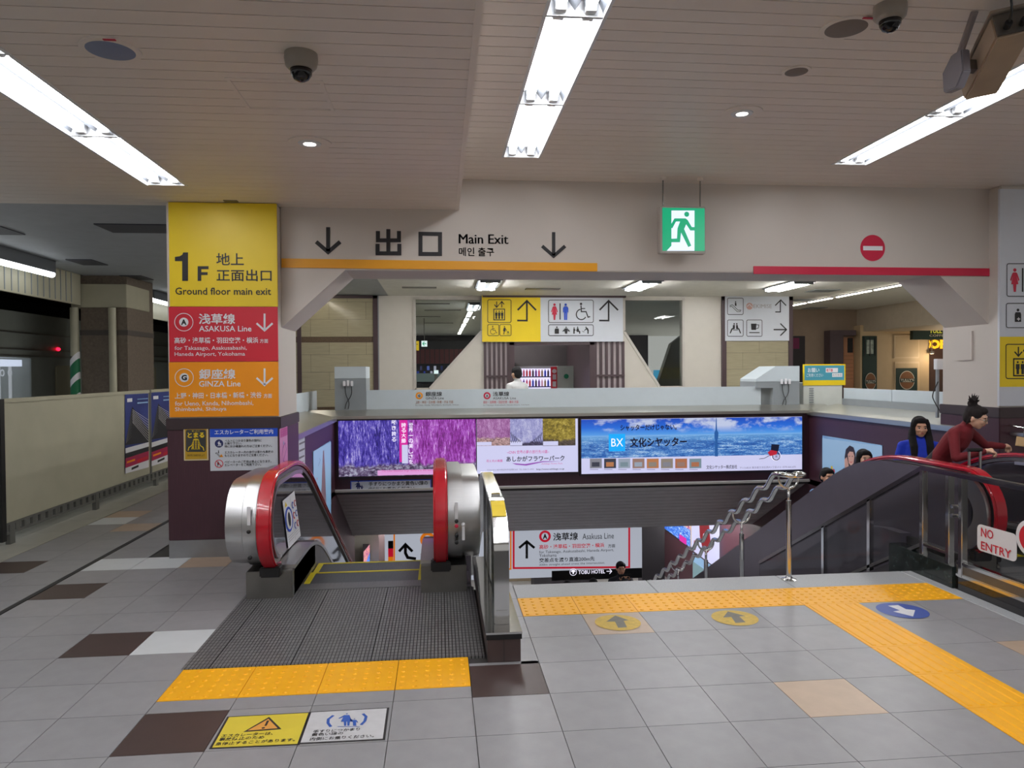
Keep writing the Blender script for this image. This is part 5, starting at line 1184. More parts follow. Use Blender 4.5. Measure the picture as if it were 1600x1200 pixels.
for z in (1.53, 1.73): MB().box(-3, 6, 30.25, 30.4, z-.02, z).build('shelf', m_dark, t)
t = thing('shop_sign', 'small yellow hanging sign behind the left slanted window', 'sign', (-.5, 20, 2.3)); s = Sign(t, 'y', 20, -1, .004); s.panel('panel', (640, 533, 654.5, 547.5), mat('lit_yellow', (240, 200, 30), .4, emit=.5), .05); s.stroke('lettering', [(647, 538), (653, 538)], 1, k_black, 2); s.flush(); p = at(648, 533, y=20); MB().tube([(p.x, 20.02, p.z), (p.x, 20.02, 3.2)], .012, 6).build('rod', m_dsteel, t)
t = thing('exit_sign', 'small lit white exit sign with a green arrow behind the left slanted window', 'exit sign', (-.1, 21, 2.4)); s = Sign(t, 'y', 21, -1, .004); s.panel('panel', (658.5, 532.5, 667.5, 541.5), mat('lit_white', (226, 240, 240), .4, emit=.95), .05); s.arrow((660, 534, 666, 540), E_grn, 1.3, 'left'); p = at(663, 533, y=21); MB().tube([(p.x, 21.02, p.z), (p.x, 21.02, 3.2)], .012, 6).build('rod', m_dsteel, t)
t = thing('shop_sign', 'small lit white sign low behind the left slanted window', 'sign', (.5, 28, 1.0)); s = Sign(t, 'y', 28, -1, .004); s.panel('panel', (678, 578.5, 685, 584), _M['lit_white'], .05); s.flush(); p = at(681, 584, y=28); MB().box(p.x-.05, p.x+.05, 28.0, 28.06, 0, p.z).build('stand', m_dsteel, t)
t = thing('display_case', 'cyan lit glass case behind the right slanted window', 'display case', (5.3, 18, 0)); a, b = at(1030, 590, y=18), at(1056, 578, y=18); MB().box(a.x, b.x, 18, 18.5, .3, b.z).build('case', mat('cyan_case', (60, 150, 190), .3, emit=.6), t)
for i in range(3): MB().box(a.x-.01, b.x+.01, 17.98, 18.52, .5+.4*i, .53+.4*i).build('shelf', m_steel, t)
MB().prism([(4.7, 17, 0), (6.3, 17, 0), (6.3, 17, 2.9), (5.5, 17, 2.3)], (0, .2, 0)).build('partition', mat('pale_grey_partition', (150, 152, 148), .5), label='pale slanted partition behind the right slanted window', kind='structure')

# ------------------------------------------------------------------ lamps of the far hall
def far_light(x, y0, y1, w, z, label, m, grp):
    t = thing('ceiling_light', label, 'ceiling light', (x, (y0+y1)/2, z), grp)
    MB().box(x-w/2, x+w/2, y0, y1, z-.02, z).build('housing', m_lamp, t)
    if w > .2:
        for s_ in (-1, 1): MB().tube([(x+s_*w*.24, y0+.04, z-.035), (x+s_*w*.24, y1-.04, z-.035)], .03, 8).build('tube', m, t, smooth=True)
        for yy in (y0+.02, y1-.02): MB().box(x-w*.4, x+w*.4, yy-.02, yy+.02, z-.06, z-.02).build('lamp_holder', m_lamp, t)
    else: MB().box(x-w*.35, x+w*.35, y0+.02, y1-.02, z-.035, z-.02).build('tube', m, t)
m_ft = mat('far_tube', (250, 250, 250), .3, emit=66); m_led = mat('line_led', (255, 246, 230), .3, emit=16)
for x, nm in ((.86, 'left'), (3.60, 'middle'), (6.30, 'right')): 
    far_light(x, 12.15, 13.36, .42, 3.2, 'twin tube light before the far wall, %s of three' % nm, m_ft, 'twin tube lights before the far wall')
    far_light(x, 9.2, 10.41, .42, 3.2, 'added unseen twin tube light above the far ledge behind the beam, %s of three' % nm, m_ft, 'added unseen lights above the far ledge')  # lamps hidden by the beam, added to brighten the far hall
for i, (xx, yy) in enumerate(far_spots): far_light(xx, yy, yy+1.21, .42, Zb, 'twin tube light in the ceiling of the lower hall, out of sight, %s' % ordn[i], m_ft, 'twin tube lights of the lower hall')  # unseen lamps put in so their bounce lifts the stair soffit
for i, (a, b) in enumerate(((12.45, 13.32), (13.42, 14.66), (14.84, 15.84), (15.96, 17.1))): far_light(8.31, a, b, .07, 3.2, 'slim line light over the cafe side, %s from the stairs' % ordn[i], m_led, 'slim line lights over the cafe side')
for i in range(5): far_light(-2.35, 8.1+1.35*i, 9.25+1.35*i, .07, ZL, 'slim line light behind the sign pillar, %s from it' % ordn[i], m_led, 'slim line lights behind the sign pillar')
for i in range(6): far_light(.8, 16.2+2.3*i, 17.8+2.3*i, .3 if i == 0 else .16, 3.2, 'line light in the shop hall, %s behind the left slanted window' % ordn[i], m_led if i else m_ft, 'line lights in the shop hall')
for i, (x, y) in enumerate(((-.2, 16.5), (.1, 18.2), (-.4, 20.3), (0, 23))): 
    t = thing('ceiling_vent', 'dark slot vent in the shop hall ceiling, %s from the window' % ordn[i], 'vent', (x, y, 3.2)); MB().box(x-.45, x+.45, y, y+.08, 3.19, 3.2).build('slot', m_dark, t)
t = thing('ceiling_vent', 'dark slot vent in the far ceiling left of the twin tube lights', 'vent', (-.25, 12.9, 3.2)); p0, p1 = at(628, 448, z=3.2), at(682, 448, z=3.2); MB().box(p0.x, p1.x, p0.y, p0.y+.14, 3.185, 3.2).build('slot', m_dsteel, t)
t = thing('ceiling_vent', 'dark slot vent in the far ceiling between the middle and left twin tube lights', 'vent', (2, 12.9, 3.2)); p0, p1 = at(822, 450, z=3.2), at(876, 450, z=3.2); MB().box(p0.x, p1.x, p0.y, p0.y+.2, 3.185, 3.2).build('slot', m_dsteel, t)
for i, (px, py, w) in enumerate(((1295, 452, 20), (1262, 467, 16), (1280, 480, 14))): p0, p1 = at(px-w, py, z=3.2), at(px+w, py, z=3.2); t = thing('ceiling_vent', 'grey square vent in the ceiling over the cafe side, %s from the stairs' % ordn[i], 'vent', p0); MB().box(p0.x, p1.x, p0.y, p0.y+.45, 3.19, 3.2).build('grille', m_boardgrey, t)

# ------------------------------------------------------------------ cafe on the right
SYF = 18.0
m_cafe = mat('cafe_cream', (196, 172, 136), .5, var=.03); m_cgreen = mat('cafe_dark_green', (22, 48, 40), .4); m_cbrown = mat('cafe_brown', (128, 84, 50), .5)
MB().box(10.75, 16, 13, 24, 2.62, 3.2).build('ceiling', mat('bulkhead_beige', (176, 162, 142), .6), label='beige bulkhead dropping over the cafe front', kind='structure')
MB().box(7.4, 16, SYF, SYF+.2, 0, 3.2).build('wall_cafe', mat('hall_taupe', (150, 130, 112), .5), label='taupe wall at the back of the cafe side', kind='structure')
def q(px, py): return at(px, py, y=SYF)
def slab(root, name, r, m, y0=SYF-.05, th=.05, bevel=.006):
    a, b = at(r[0], r[3], y=y0), at(r[2], r[1], y=y0); z0 = 0 if r[3] >= 605 else a.z
    return MB().box(a.x, b.x, y0, y0+th, z0, b.z).build(name, m, root, bevel=bevel)
t = thing('doorway', 'dark doorway with a magenta panel at the left of the cafe side', 'doorway', (9, SYF, 0)); slab(t, 'recess', (1236, 525, 1258, 620), m_dark); slab(t, 'magenta_panel', (1237, 528, 1249, 545), mat('dim_magenta', (110, 20, 70), .5), SYF-.06, .01)
t = thing('wall_column', 'dark plum column on the back wall of the cafe side', 'column', (10, SYF, 0)); slab(t, 'shaft', (1297, 518, 1318, 620), m_frame, SYF-.3, .3); slab(t, 'header', (1297, 516, 1338, 524), m_frame, SYF-.32, .3)
t = thing('brick_panel', 'warm lit brick panel with a dark screen beside the cafe entrance', 'wall panel', (10.6, SYF, 0)); slab(t, 'backing', (1318, 527, 1334, 620), mat('warm_brick', (196, 140, 104), .5), SYF-.05)
slab(t, 'screen', (1325, 528, 1333, 551), m_black, SYF-.08, .03)
for i in range(7): a, b = at(1319, 556+6*i, y=SYF-.06), at(1333, 556+6*i, y=SYF-.06); MB().box(a.x, b.x, SYF-.06, SYF-.05, a.z-.004, a.z+.004).build('brick_joint', m_cbrown, t)
t = thing('cafe_front', 'cream cafe front with a dark green door and framed panels', 'shop front', (12, SYF-.3, 0)); C0 = SYF-.3
slab(t, 'facade', (1344, 508, 1452, 620), m_cafe, C0, .3); slab(t, 'door', (1348, 525, 1370.5, 620), m_cgreen, C0-.03, .03); slab(t, 'door_glass', (1354, 531, 1365, 553), mat('stained_glass', (150, 160, 150), .3, var=.5, scale=14), C0-.04, .01)
for px in (1351, 1359.5, 1368): a, b = at(px-.6, 556, y=C0-.045), at(px+.6, 527, y=C0-.045); MB().box(a.x, b.x, C0-.045, C0-.03, a.z, b.z).build('door_bar', m_black, t)
for r in ((1397, 523, 1437, 560), (1398, 565, 1437, 620)): slab(t, 'panel_frame', r, mat('cafe_moulding', (210, 188, 154), .5), C0-.03, .03, .01); slab(t, 'panel', (r[0]+2, r[1]+2.5, r[2]-2, r[3]-2), m_cafe, C0-.034, .01)
slab(t, 'dark_board', (1400, 575, 1433.5, 620), m_cgreen, C0-.045, .01)
slab(t, 'interior', (1452, 528, 1500, 620), mat('cafe_interior', (70, 48, 38), .5), C0+.1, .1)
s = Sign(t, 'y', C0-.046, -1, .004); k_cream = mat('cafe_white', (216, 210, 196), .5, var=0)
for cx, cy, rx, ry in ((1360, 596, 8.6, 13.5), (1416.8, 594, 12, 14.6)):
    el = lambda f, n=28: [(cx+rx*f*math.cos(2*PI*i/n), cy+ry*f*math.sin(2*PI*i/n)) for i in range(n)]
    s.poly('oval_logo', el(1), k_cream, 2); s.poly('oval_logo', el(.93), m_cbrown, 3); s.poly('oval_logo', [(cx-rx*.95, cy-2.6), (cx+rx*.95, cy-2.6), (cx+rx*.95, cy+3.4), (cx-rx*.95, cy+3.4)], m_cgreen, 4)
    s.text("TULLY'S", (cx-rx*.86, cy-2.1, cx+rx*.86, cy+1.6), k_cream, 5, .02); s.stroke('lettering_rule', [(cx-rx*.6, cy+2.6), (cx+rx*.6, cy+2.6)], .6, k_cream, 5); s.flush()
s.flush()
t = thing('shop_sign', 'dark green hanging cafe sign with yellow lettering', 'sign', (13, C0-.4, 2.3)); s = Sign(t, 'y', C0-.4, -1, .004); s.panel('panel', (1426.5, 504.5, 1500, 530.5), m_cgreen, .12); e_cy2 = mat('cafe_lettering', (214, 206, 70), .4, emit=.55)
s.text("TULLY'S", (1452, 513, 1482, 520.6), e_cy2, 2, .02); s.text('COFFEE', (1452, 522.6, 1478, 526), k_cream, 2, 0); s.flush()
t = thing('shop_sign', 'glowing amber COFFEE letters below the green cafe sign', 'sign', (13.4, C0, 2)); s = Sign(t, 'y', C0+.07, -1, .004); s.text('COFFEE', (1438.5, 530.5, 1506, 545), mat('amber_neon', (255, 176, 30), .4, emit=1.3), 1, .06); s.flush()
for px, py in ((1428, 503), (1456, 552)):
    p = at(px, py, y=C0-.55 if py < 520 else C0-.12); t = thing('spotlight', 'small warm spotlight %s the green cafe sign' % ('above' if py < 520 else 'inside the cafe below'), 'lamp', p)
    MB().lathe([(.05, .05), (.06, 0), (.045, -.01)], p, 14).build('head', m_steel, t, smooth=True); MB().lathe([(.001, -.016), (.042, -.012)], p, 14).build('lens', mat('warm_lens', (255, 226, 180), .3, emit=14), t)
    MB().tube([p+Vector((0, 0, .05)), Vector((p.x, p.y, 2.62))], .012, 6).build('stem', m_dsteel, t)
    l = bpy.data.lights.new('spot_glow', 'POINT'); l.energy = 12; l.color = (1, .78, .52); l.shadow_soft_size = .06; lo = bpy.data.objects.new('spot_glow', l); COL.objects.link(lo); lo.location = p-Vector((0, .4, .12))

# ------------------------------------------------------------------ platform side on the left
BX_ = -4.22; m_bar = mat('cream_fence_paint', (176, 172, 150), .5, var=.06, scale=3); m_bark = mat('fence_grey_steel', (110, 110, 106), .45, .3)
t = thing('platform_fence', 'cream panelled platform fence on low posts with two posters', 'fence', (BX_, 10, 0))
for a, b in ((7.56, 11.17), (11.23, 14.8), (14.86, 18.4)):
    MB().box(BX_-.03, BX_, a, b, .215, 1.39).build('panel', m_bar, t, bevel=.004); MB().box(BX_-.045, BX_+.012, a, b, 1.39, 1.435).build('cap_rail', m_bar, t, bevel=.006)
    MB().box(BX_-.035, BX_+.005, a, b, .10, .125).build('lower_rail', m_bark, t); MB().box(BX_-.035, BX_+.006, a, b, .195, .215).build('upper_rail', m_bark, t)
y = 7.6
while y < 17: MB().box(BX_-.03, BX_, y, y+.085, .125, .195).build('slat', m_bark, t); y += .152
for y in (7.68, 9.49, 11.42, 13.3, 15.2): MB().box(BX_-.035, BX_+.008, y-.045, y+.045, 0, .2).build('post', m_bark, t)
for y in (11.2, 14.83): MB().box(BX_-.03, BX_+.008, y-.03, y+.03, .2, 1.44).build('seam_post', m_bark, t)
MB().box(BX_-.05, BX_+.02, 7.49, 7.56, .05, 1.435).build('end_post', m_black, t)
pn = mat('poster_night_blue', (52, 64, 130), .5, var=.25, scale=3); pd = mat('poster_dark', (44, 44, 50), .5); pm = mat('poster_magenta_band', (176, 40, 84), .5)
for (x0, x1, yt0, yt1, yb0, yb1), lab in (((195, 231.5, 616.5, 614.5, 740, 730), 'blue poster with white fan lines on the platform fence, nearer one'), ((236, 272, 613, 611, 728.5, 717), 'blue poster with white fan lines on the platform fence, further one')):
    t = thing('poster', lab, 'poster', at(x0, yb0, x=BX_+.004), 'posters on the platform fence'); s = Sign(t, 'x', BX_+.004, 1, .003)
    w = lambda u, v: (x0+(x1-x0)*u, (yt0+(yt1-yt0)*u)*(1-v)+(yb0+(yb1-yb0)*u)*v)
    s.poly('sheet', [w(0, 0), w(1, 0), w(1, 1), w(0, 1)], pn, 1); s.poly('building', [w(0, .64), w(.3, .16), w(1, .5), w(1, .66)], pd, 2)
    for i in range(9): s.stroke('fan_line', [w(.3, .2+.02*i), w(.98, .36+.035*i)], .5, k_white, 3); s.stroke('fan_line', [w(.26, .22+.04*i), w(.02, .62)], .4, k_grey, 3)
    s.poly('white_band', [w(0, .68), w(1, .66), w(1, .72), w(0, .745)], k_white, 3); s.poly('dark_band', [w(0, .745), w(1, .72), w(1, .78), w(0, .81)], pd, 3); s.poly('magenta_band', [w(0, .81), w(1, .78), w(1, .9), w(0, .93)], pm, 3); s.poly('white_foot', [w(0, .93), w(1, .9), w(1, 1), w(0, 1)], k_white, 3)
    for v in (.07, .12): s.stroke('lettering', [w(.5, v), w(.95, v)], 2.2 if v > .1 else 1, k_sky, 4)
    s.fill('lettering', (*w(.06, .05), *w(.28, .1)), k_white, 4); s.poly('lettering', [w(.05, .85), w(.4, .84), w(.4, .865), w(.05, .875)], k_org, 4); s.poly('lettering', [w(.5, .86), w(.95, .84), w(.95, .88), w(.5, .9)], k_red, 4); s.poly('lettering', [w(.25, .945), w(.55, .93), w(.55, .96), w(.25, .975)], k_black, 4); s.flush()
# train
TXS = -6.3; m_train = mat('train_dark_steel', (120, 124, 118), .4, .2, var=.05)
t = thing('train', 'dark grey train with a lit window standing behind the platform fence', 'train', (TXS, 11, 0))
b = MB(); b.box(TXS-2.6, TXS, 3, 10.3, -.2, 2.62); b.box(TXS-2.6, TXS, 12.06, 26, -.2, 2.62); b.box(TXS-.08, TXS, 10.3, 12.06, -.2, .9); b.box(TXS-2.6, TXS, 10.3, 12.06, 1.93, 2.62); b.box(TXS-2.6, TXS-1.5, 10.3, 12.06, -.2, 1.93)
b.build('body', m_train, t)
for z in (1.95, 2.05, 2.3): MB().box(TXS, TXS+.012, 3, 26, z, z+.025).build('ridge', m_dsteel, t)
MB().box(TXS-.02, TXS-.01, 10.3, 12.06, .9, 1.93).build('window_pane', mat('train_glass', (220, 232, 236), .03, var=0, alpha=.18), t)
MB().box(TXS-1.49, TXS-1.45, 10.3, 12.06, .9, 1.93).build('interior_wall', mat('train_interior', (40, 52, 70), .4), t); MB().box(TXS-1.4, TXS-.1, 10.3, 12.0, 1.80, 1.90).build('lit_ceiling_strip', mat('train_lit', (220, 232, 255), .4, emit=.8), t)  # glowing strip put in as the carriage's ceiling light
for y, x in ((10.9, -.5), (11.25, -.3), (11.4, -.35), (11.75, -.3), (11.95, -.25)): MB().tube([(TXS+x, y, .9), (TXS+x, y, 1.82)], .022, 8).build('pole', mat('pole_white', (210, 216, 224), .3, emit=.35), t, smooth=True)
for i in range(7): y = 10.75+.2*i; MB().tube([(TXS-.25, y+.045*math.cos(a), 1.70+.045*math.sin(a)) for a in [2*PI*j/14 for j in range(14)]], .01, 6, True).build('hand_strap', _M['pole_white'], t, smooth=True)
for y in (11.0, 11.55): MB().box(TXS-1.44, TXS-1.42, y, y+.3, 1.3, 1.6).build('screen', mat('train_screen', (90, 150, 180), .4, emit=.6), t)
for y in (12.75, 16.5): MB().box(TXS, TXS+.03, y, y+.55, .3, 1.82).build('door_panel', mat('train_pale_panel', (120, 116, 96), .5), t, bevel=.02)
MB().lathe([(.028, .0), (.028, .03), (.016, .045)], (TXS, 12.85, 2.09), 14, 'x').build('tail_lamp', mat('red_lamp', (255, 20, 50), .3, emit=4), t, smooth=True)
# platform column, fascia, lights, vents
t = thing('platform_column', 'square mottled brown column on the platform with a white box capital', 'column', (-5.2, 12.5, 0)); cm = mat('mottled_column', (112, 100, 88), .6, var=.2, scale=30)
MB().box(-5.55, -4.86, 12.05, 13.1, 0, ZL).build('shaft', cm, t); MB().box(-5.56, -4.85, 12.04, 13.11, 2.28, 2.36).build('band', mat('column_band', (80, 74, 70), .6), t); MB().box(-5.66, -4.84, 11.98, 12.9, 2.71, 3.07).build('capital', m_bar, t, bevel=.006)
t = thing('platform_pipe', 'grey drain pipe with green and white stripes beside the platform column', 'pipe', (-5.6, 11.95, 0)); MB().tube([(-5.60, 11.95, 1.95), (-5.60, 11.95, 2.7)], .06, 12).build('pipe', m_bar, t, smooth=True)
for i in range(10):
    z = .9+.105*i; q_ = MB().lathe([(.068, 0), (.068, .105)], (-5.60, 11.95, z), 14); q_.v = [(a, b, c+(a+5.60)*1.1) for a, b, c in q_.v]; q_.build('stripe', mat('stripe_green', (16, 110, 70), .5) if i % 3 else k_white, t, smooth=True)
t = thing('platform_pipe', 'plain grey drain pipe at the right of the platform column', 'pipe', (-5.08, 11.97, 0)); MB().tube([(-5.05, 11.97, 0), (-5.05, 11.97, 2.7)], .055, 12).build('pipe', m_bar, t, smooth=True)
fa = MB().box(-5.55, -5.5, 5.5, 11.95, 2.74, 3.25).build('trim_5', m_bar, label='ribbed cream fascia along the platform edge', kind='structure')
for i in range(40): MB().box(-5.5, -5.492, 5.6+.155*i, 5.615+.155*i, 2.76, 3.2).build('rib', m_boardgrey, fa)
fb = MB().box(-5.55, -5.5, 13.15, 24, 2.74, 3.25).build('trim_6', m_bar, label='ribbed cream fascia beyond the platform column', kind='structure')
m_pl = mat('platform_tube', (240, 244, 246), .3, emit=5)
for i, (a, b) in enumerate(((6.2, 8.9), (9.0, 10.55), (14.0, 15.5), (15.6, 18))):
    t = thing('platform_light', 'single tube light along the platform edge, %s along the row' % ordn[i], 'ceiling light', (-5.22, a, 3.05), 'tube lights along the platform edge'); MB().box(-5.27, -5.17, a, b, 3.05, ZL).build('housing', m_lamp, t); MB().tube([(-5.22, a, 3.03), (-5.22, b, 3.03)], .045, 8).build('tube', m_pl, t, smooth=True)
for i, (x0, x1, y0, y1) in enumerate(((-3.5, -2.75, 7.9, 8.35), (-4.95, -4.62, 10.35, 10.85), (-4.95, -4.62, 12.0, 12.5), (-4.9, -4.5, 8.1, 8.55))):
    t = thing('ceiling_hatch', 'dark rectangular hatch in the platform ceiling, %s' % ('largest one by the sign pillar', 'middle one near the column', 'furthest one by the column', 'one at the left edge')[i], 'hatch', (x0, y0, ZL)); MB().box(x0, x1, y0, y1, ZL-.012, ZL).build('cover', mat('hatch_dark', (70, 72, 80), .6), t)
MB().box(-9.2, -9, 2, 30, -.5, 6).build('wall_track', m_dark, label='dark wall beyond the train', kind='structure'); MB().box(-9, -5.55, 2, 30, 3.25, 3.35).build('ceiling', m_dark, label='dark roof over the track', kind='structure'); MB().box(-9.2, -4.9, 27, 27.2, 0, 3.3).build('wall_end', m_dark, label='dark end of the platform far behind', kind='structure')
MB().box(-5.5, -1, 23.8, 24, 0, 3.3).build('wall_platform', mat('platform_end_wall', (96, 94, 90), .6), label='dim end wall of the platform passage', kind='structure')
MB().box(-3.42, -3.32, 14.9, 24, 0, 3.3).build('wall_passage', mat('passage_wall', (150, 142, 120), .6), label='wall beside the platform passage behind the sign pillar', kind='structure')

# ------------------------------------------------------------------ people
import numpy as np
class Body:
    """A figure modelled as one surface: tapered limbs, lofted trunk, shaped head and hands fused by a voxel remesh, then coloured by region."""
    def __init__(s): s.mb = MB(); s.pr = []
    def ball(s, c, r, lab):
        r = (r, r, r) if isinstance(r, (int, float)) else r
        n, k = 14, 9
        vs = [(c[0]+r[0]*math.sin(PI*i/k)*math.cos(2*PI*j/n), c[1]+r[1]*math.sin(PI*i/k)*math.sin(2*PI*j/n), c[2]+r[2]*math.cos(PI*i/k)) for i in range(1, k) for j in range(n)]
        fs = [(i*n+j, (i+1)*n+j, (i+1)*n+(j+1) % n, i*n+(j+1) % n) for i in range(k-2) for j in range(n)]
        b = len(vs); vs += [(c[0], c[1], c[2]+r[2]), (c[0], c[1], c[2]-r[2])]
        fs += [(b, j, (j+1) % n) for j in range(n)] + [(b+1, (k-2)*n+(j+1) % n, (k-2)*n+j) for j in range(n)]
        s.mb.add(vs, fs); s.pr.append((Vector(c), Vector(c), min(r), min(r), lab, Vector(r)))
    def limb(s, p, q, r0, r1, lab, n=10):
        p, q = Vector(p), Vector(q); d = (q-p).normalized()
        s.mb.tube([p-d*r0*.55, p-d*r0*.1, p.lerp(q, .33), p.lerp(q, .66), q+d*r1*.1, q+d*r1*.6], [r0*.75, r0, r0*.75+r1*.25+.12*(r0-r1)*1, r0*.35+r1*.65, r1, r1*.7], n)
        s.pr.append((p, q, r0, r1, lab, None))
    def loft(s, rings, lab, n=18):
        vs = []; fs = []
        for cx, cy, z, rx, ry in rings: vs += [(cx+rx*math.cos(2*PI*j/n), cy+ry*math.sin(2*PI*j/n), z) for j in range(n)]
        fs = [(i*n+j, i*n+(j+1) % n, (i+1)*n+(j+1) % n, (i+1)*n+j) for i in range(len(rings)-1) for j in range(n)] + [tuple(range(n-1, -1, -1)), tuple((len(rings)-1)*n+j for j in range(n))]
        s.mb.add(vs, fs)
        for a, b in zip(rings[:-1], rings[1:]): s.pr.append((Vector(a[:3]), Vector(b[:3]), (a[3]+a[4])/2, (b[3]+b[4])/2, lab if isinstance(lab, str) else lab[rings.index(a)], None))
    def hand(s, w, d, up, curl=.5, size=1.0, side=1):
        """palm at the wrist w pointing along d, fingers curling towards -up, thumb leaving the side of the palm"""
        w, d, up = Vector(w), Vector(d).normalized(), Vector(up); up = (up-d*up.dot(d)).normalized(); x = d.cross(up)*side
        L = .085*size; s.limb(w, w+d*L*.5, .024*size, .028*size, 'skin', 8)
        for i in range(4):
            b = w+d*L*(.55+.04*(i in (1, 2)))+x*(.028-.019*i)*size
            s.limb(w+d*L*.2+x*(.018-.012*i)*size, b, .014*size, .0115*size, 'skin', 6)
            ln = (.026, .031, .029, .022)[i]*size*1.25; a = .25+curl*.6; p = b
            for k in range(3):
                q = p+(d*math.cos(a)-up*math.sin(a))*ln*(1, .8, .6)[k]; s.limb(p, q, .0098*size, .0088*size, 'skin', 6); p = q; a += .3+curl*.95
        p = w+d*L*.18+x*.02*size; q = p+(d*.55+x*.75-up*.2).normalized()*.042*size; s.limb(p, q, .0125*size, .0105*size, 'skin', 6); s.limb(q, q+(d*.9+x*.2-up*.35*curl).normalized()*.032*size, .0105*size, .0085*size, 'skin', 6)
    def build(s, name, mats, parent, M, voxel=.008):
        me = s.mb.mesh(name, mats, False); o = bpy.data.objects.new(name, me); COL.objects.link(o)
        md = o.modifiers.new('remesh', 'REMESH'); md.mode = 'VOXEL'; md.voxel_size = voxel
        sm = o.modifiers.new('smooth', 'SMOOTH'); sm.factor = .5; sm.iterations = 4
        dg = bpy.context.evaluated_depsgraph_get(); new = bpy.data.meshes.new_from_object(o.evaluated_get(dg)); new.name = name
        bpy.data.objects.remove(o); bpy.data.meshes.remove(me)
        n = len(new.polygons); c = np.empty(n*3); new.polygons.foreach_get('center', c); c = c.reshape(n, 3)
        best = np.full(n, 1e9); lab = np.zeros(n, int); names = [m.name for m in mats]; order = []
        for p, q, r0, r1, l, er in s.pr:
            if l not in order: order.append(l)
            if er is not None: dd = (np.sqrt((((c-np.array(p))/np.array(er))**2).sum(1))-1)*r0
            else:
                v = np.array(q-p); t = np.clip(((c-np.array(p))@v)/max(v@v, 1e-9), 0, 1); dd = np.linalg.norm(c-np.array(p)-t[:, None]*v, axis=1)-(r0+(r1-r0)*t)
            k = dd < best; best[k] = dd[k]; lab[k] = order.index(l)
        idx = [mats.index(s.region[l]) for l in order]
        new.materials.clear()
        for m in mats: new.materials.append(m)
        new.polygons.foreach_set('material_index', np.array(idx)[lab].astype(np.int32)); new.polygons.foreach_set('use_smooth', [True]*n); new.transform(M); new.update()
        return link(name, new, parent)

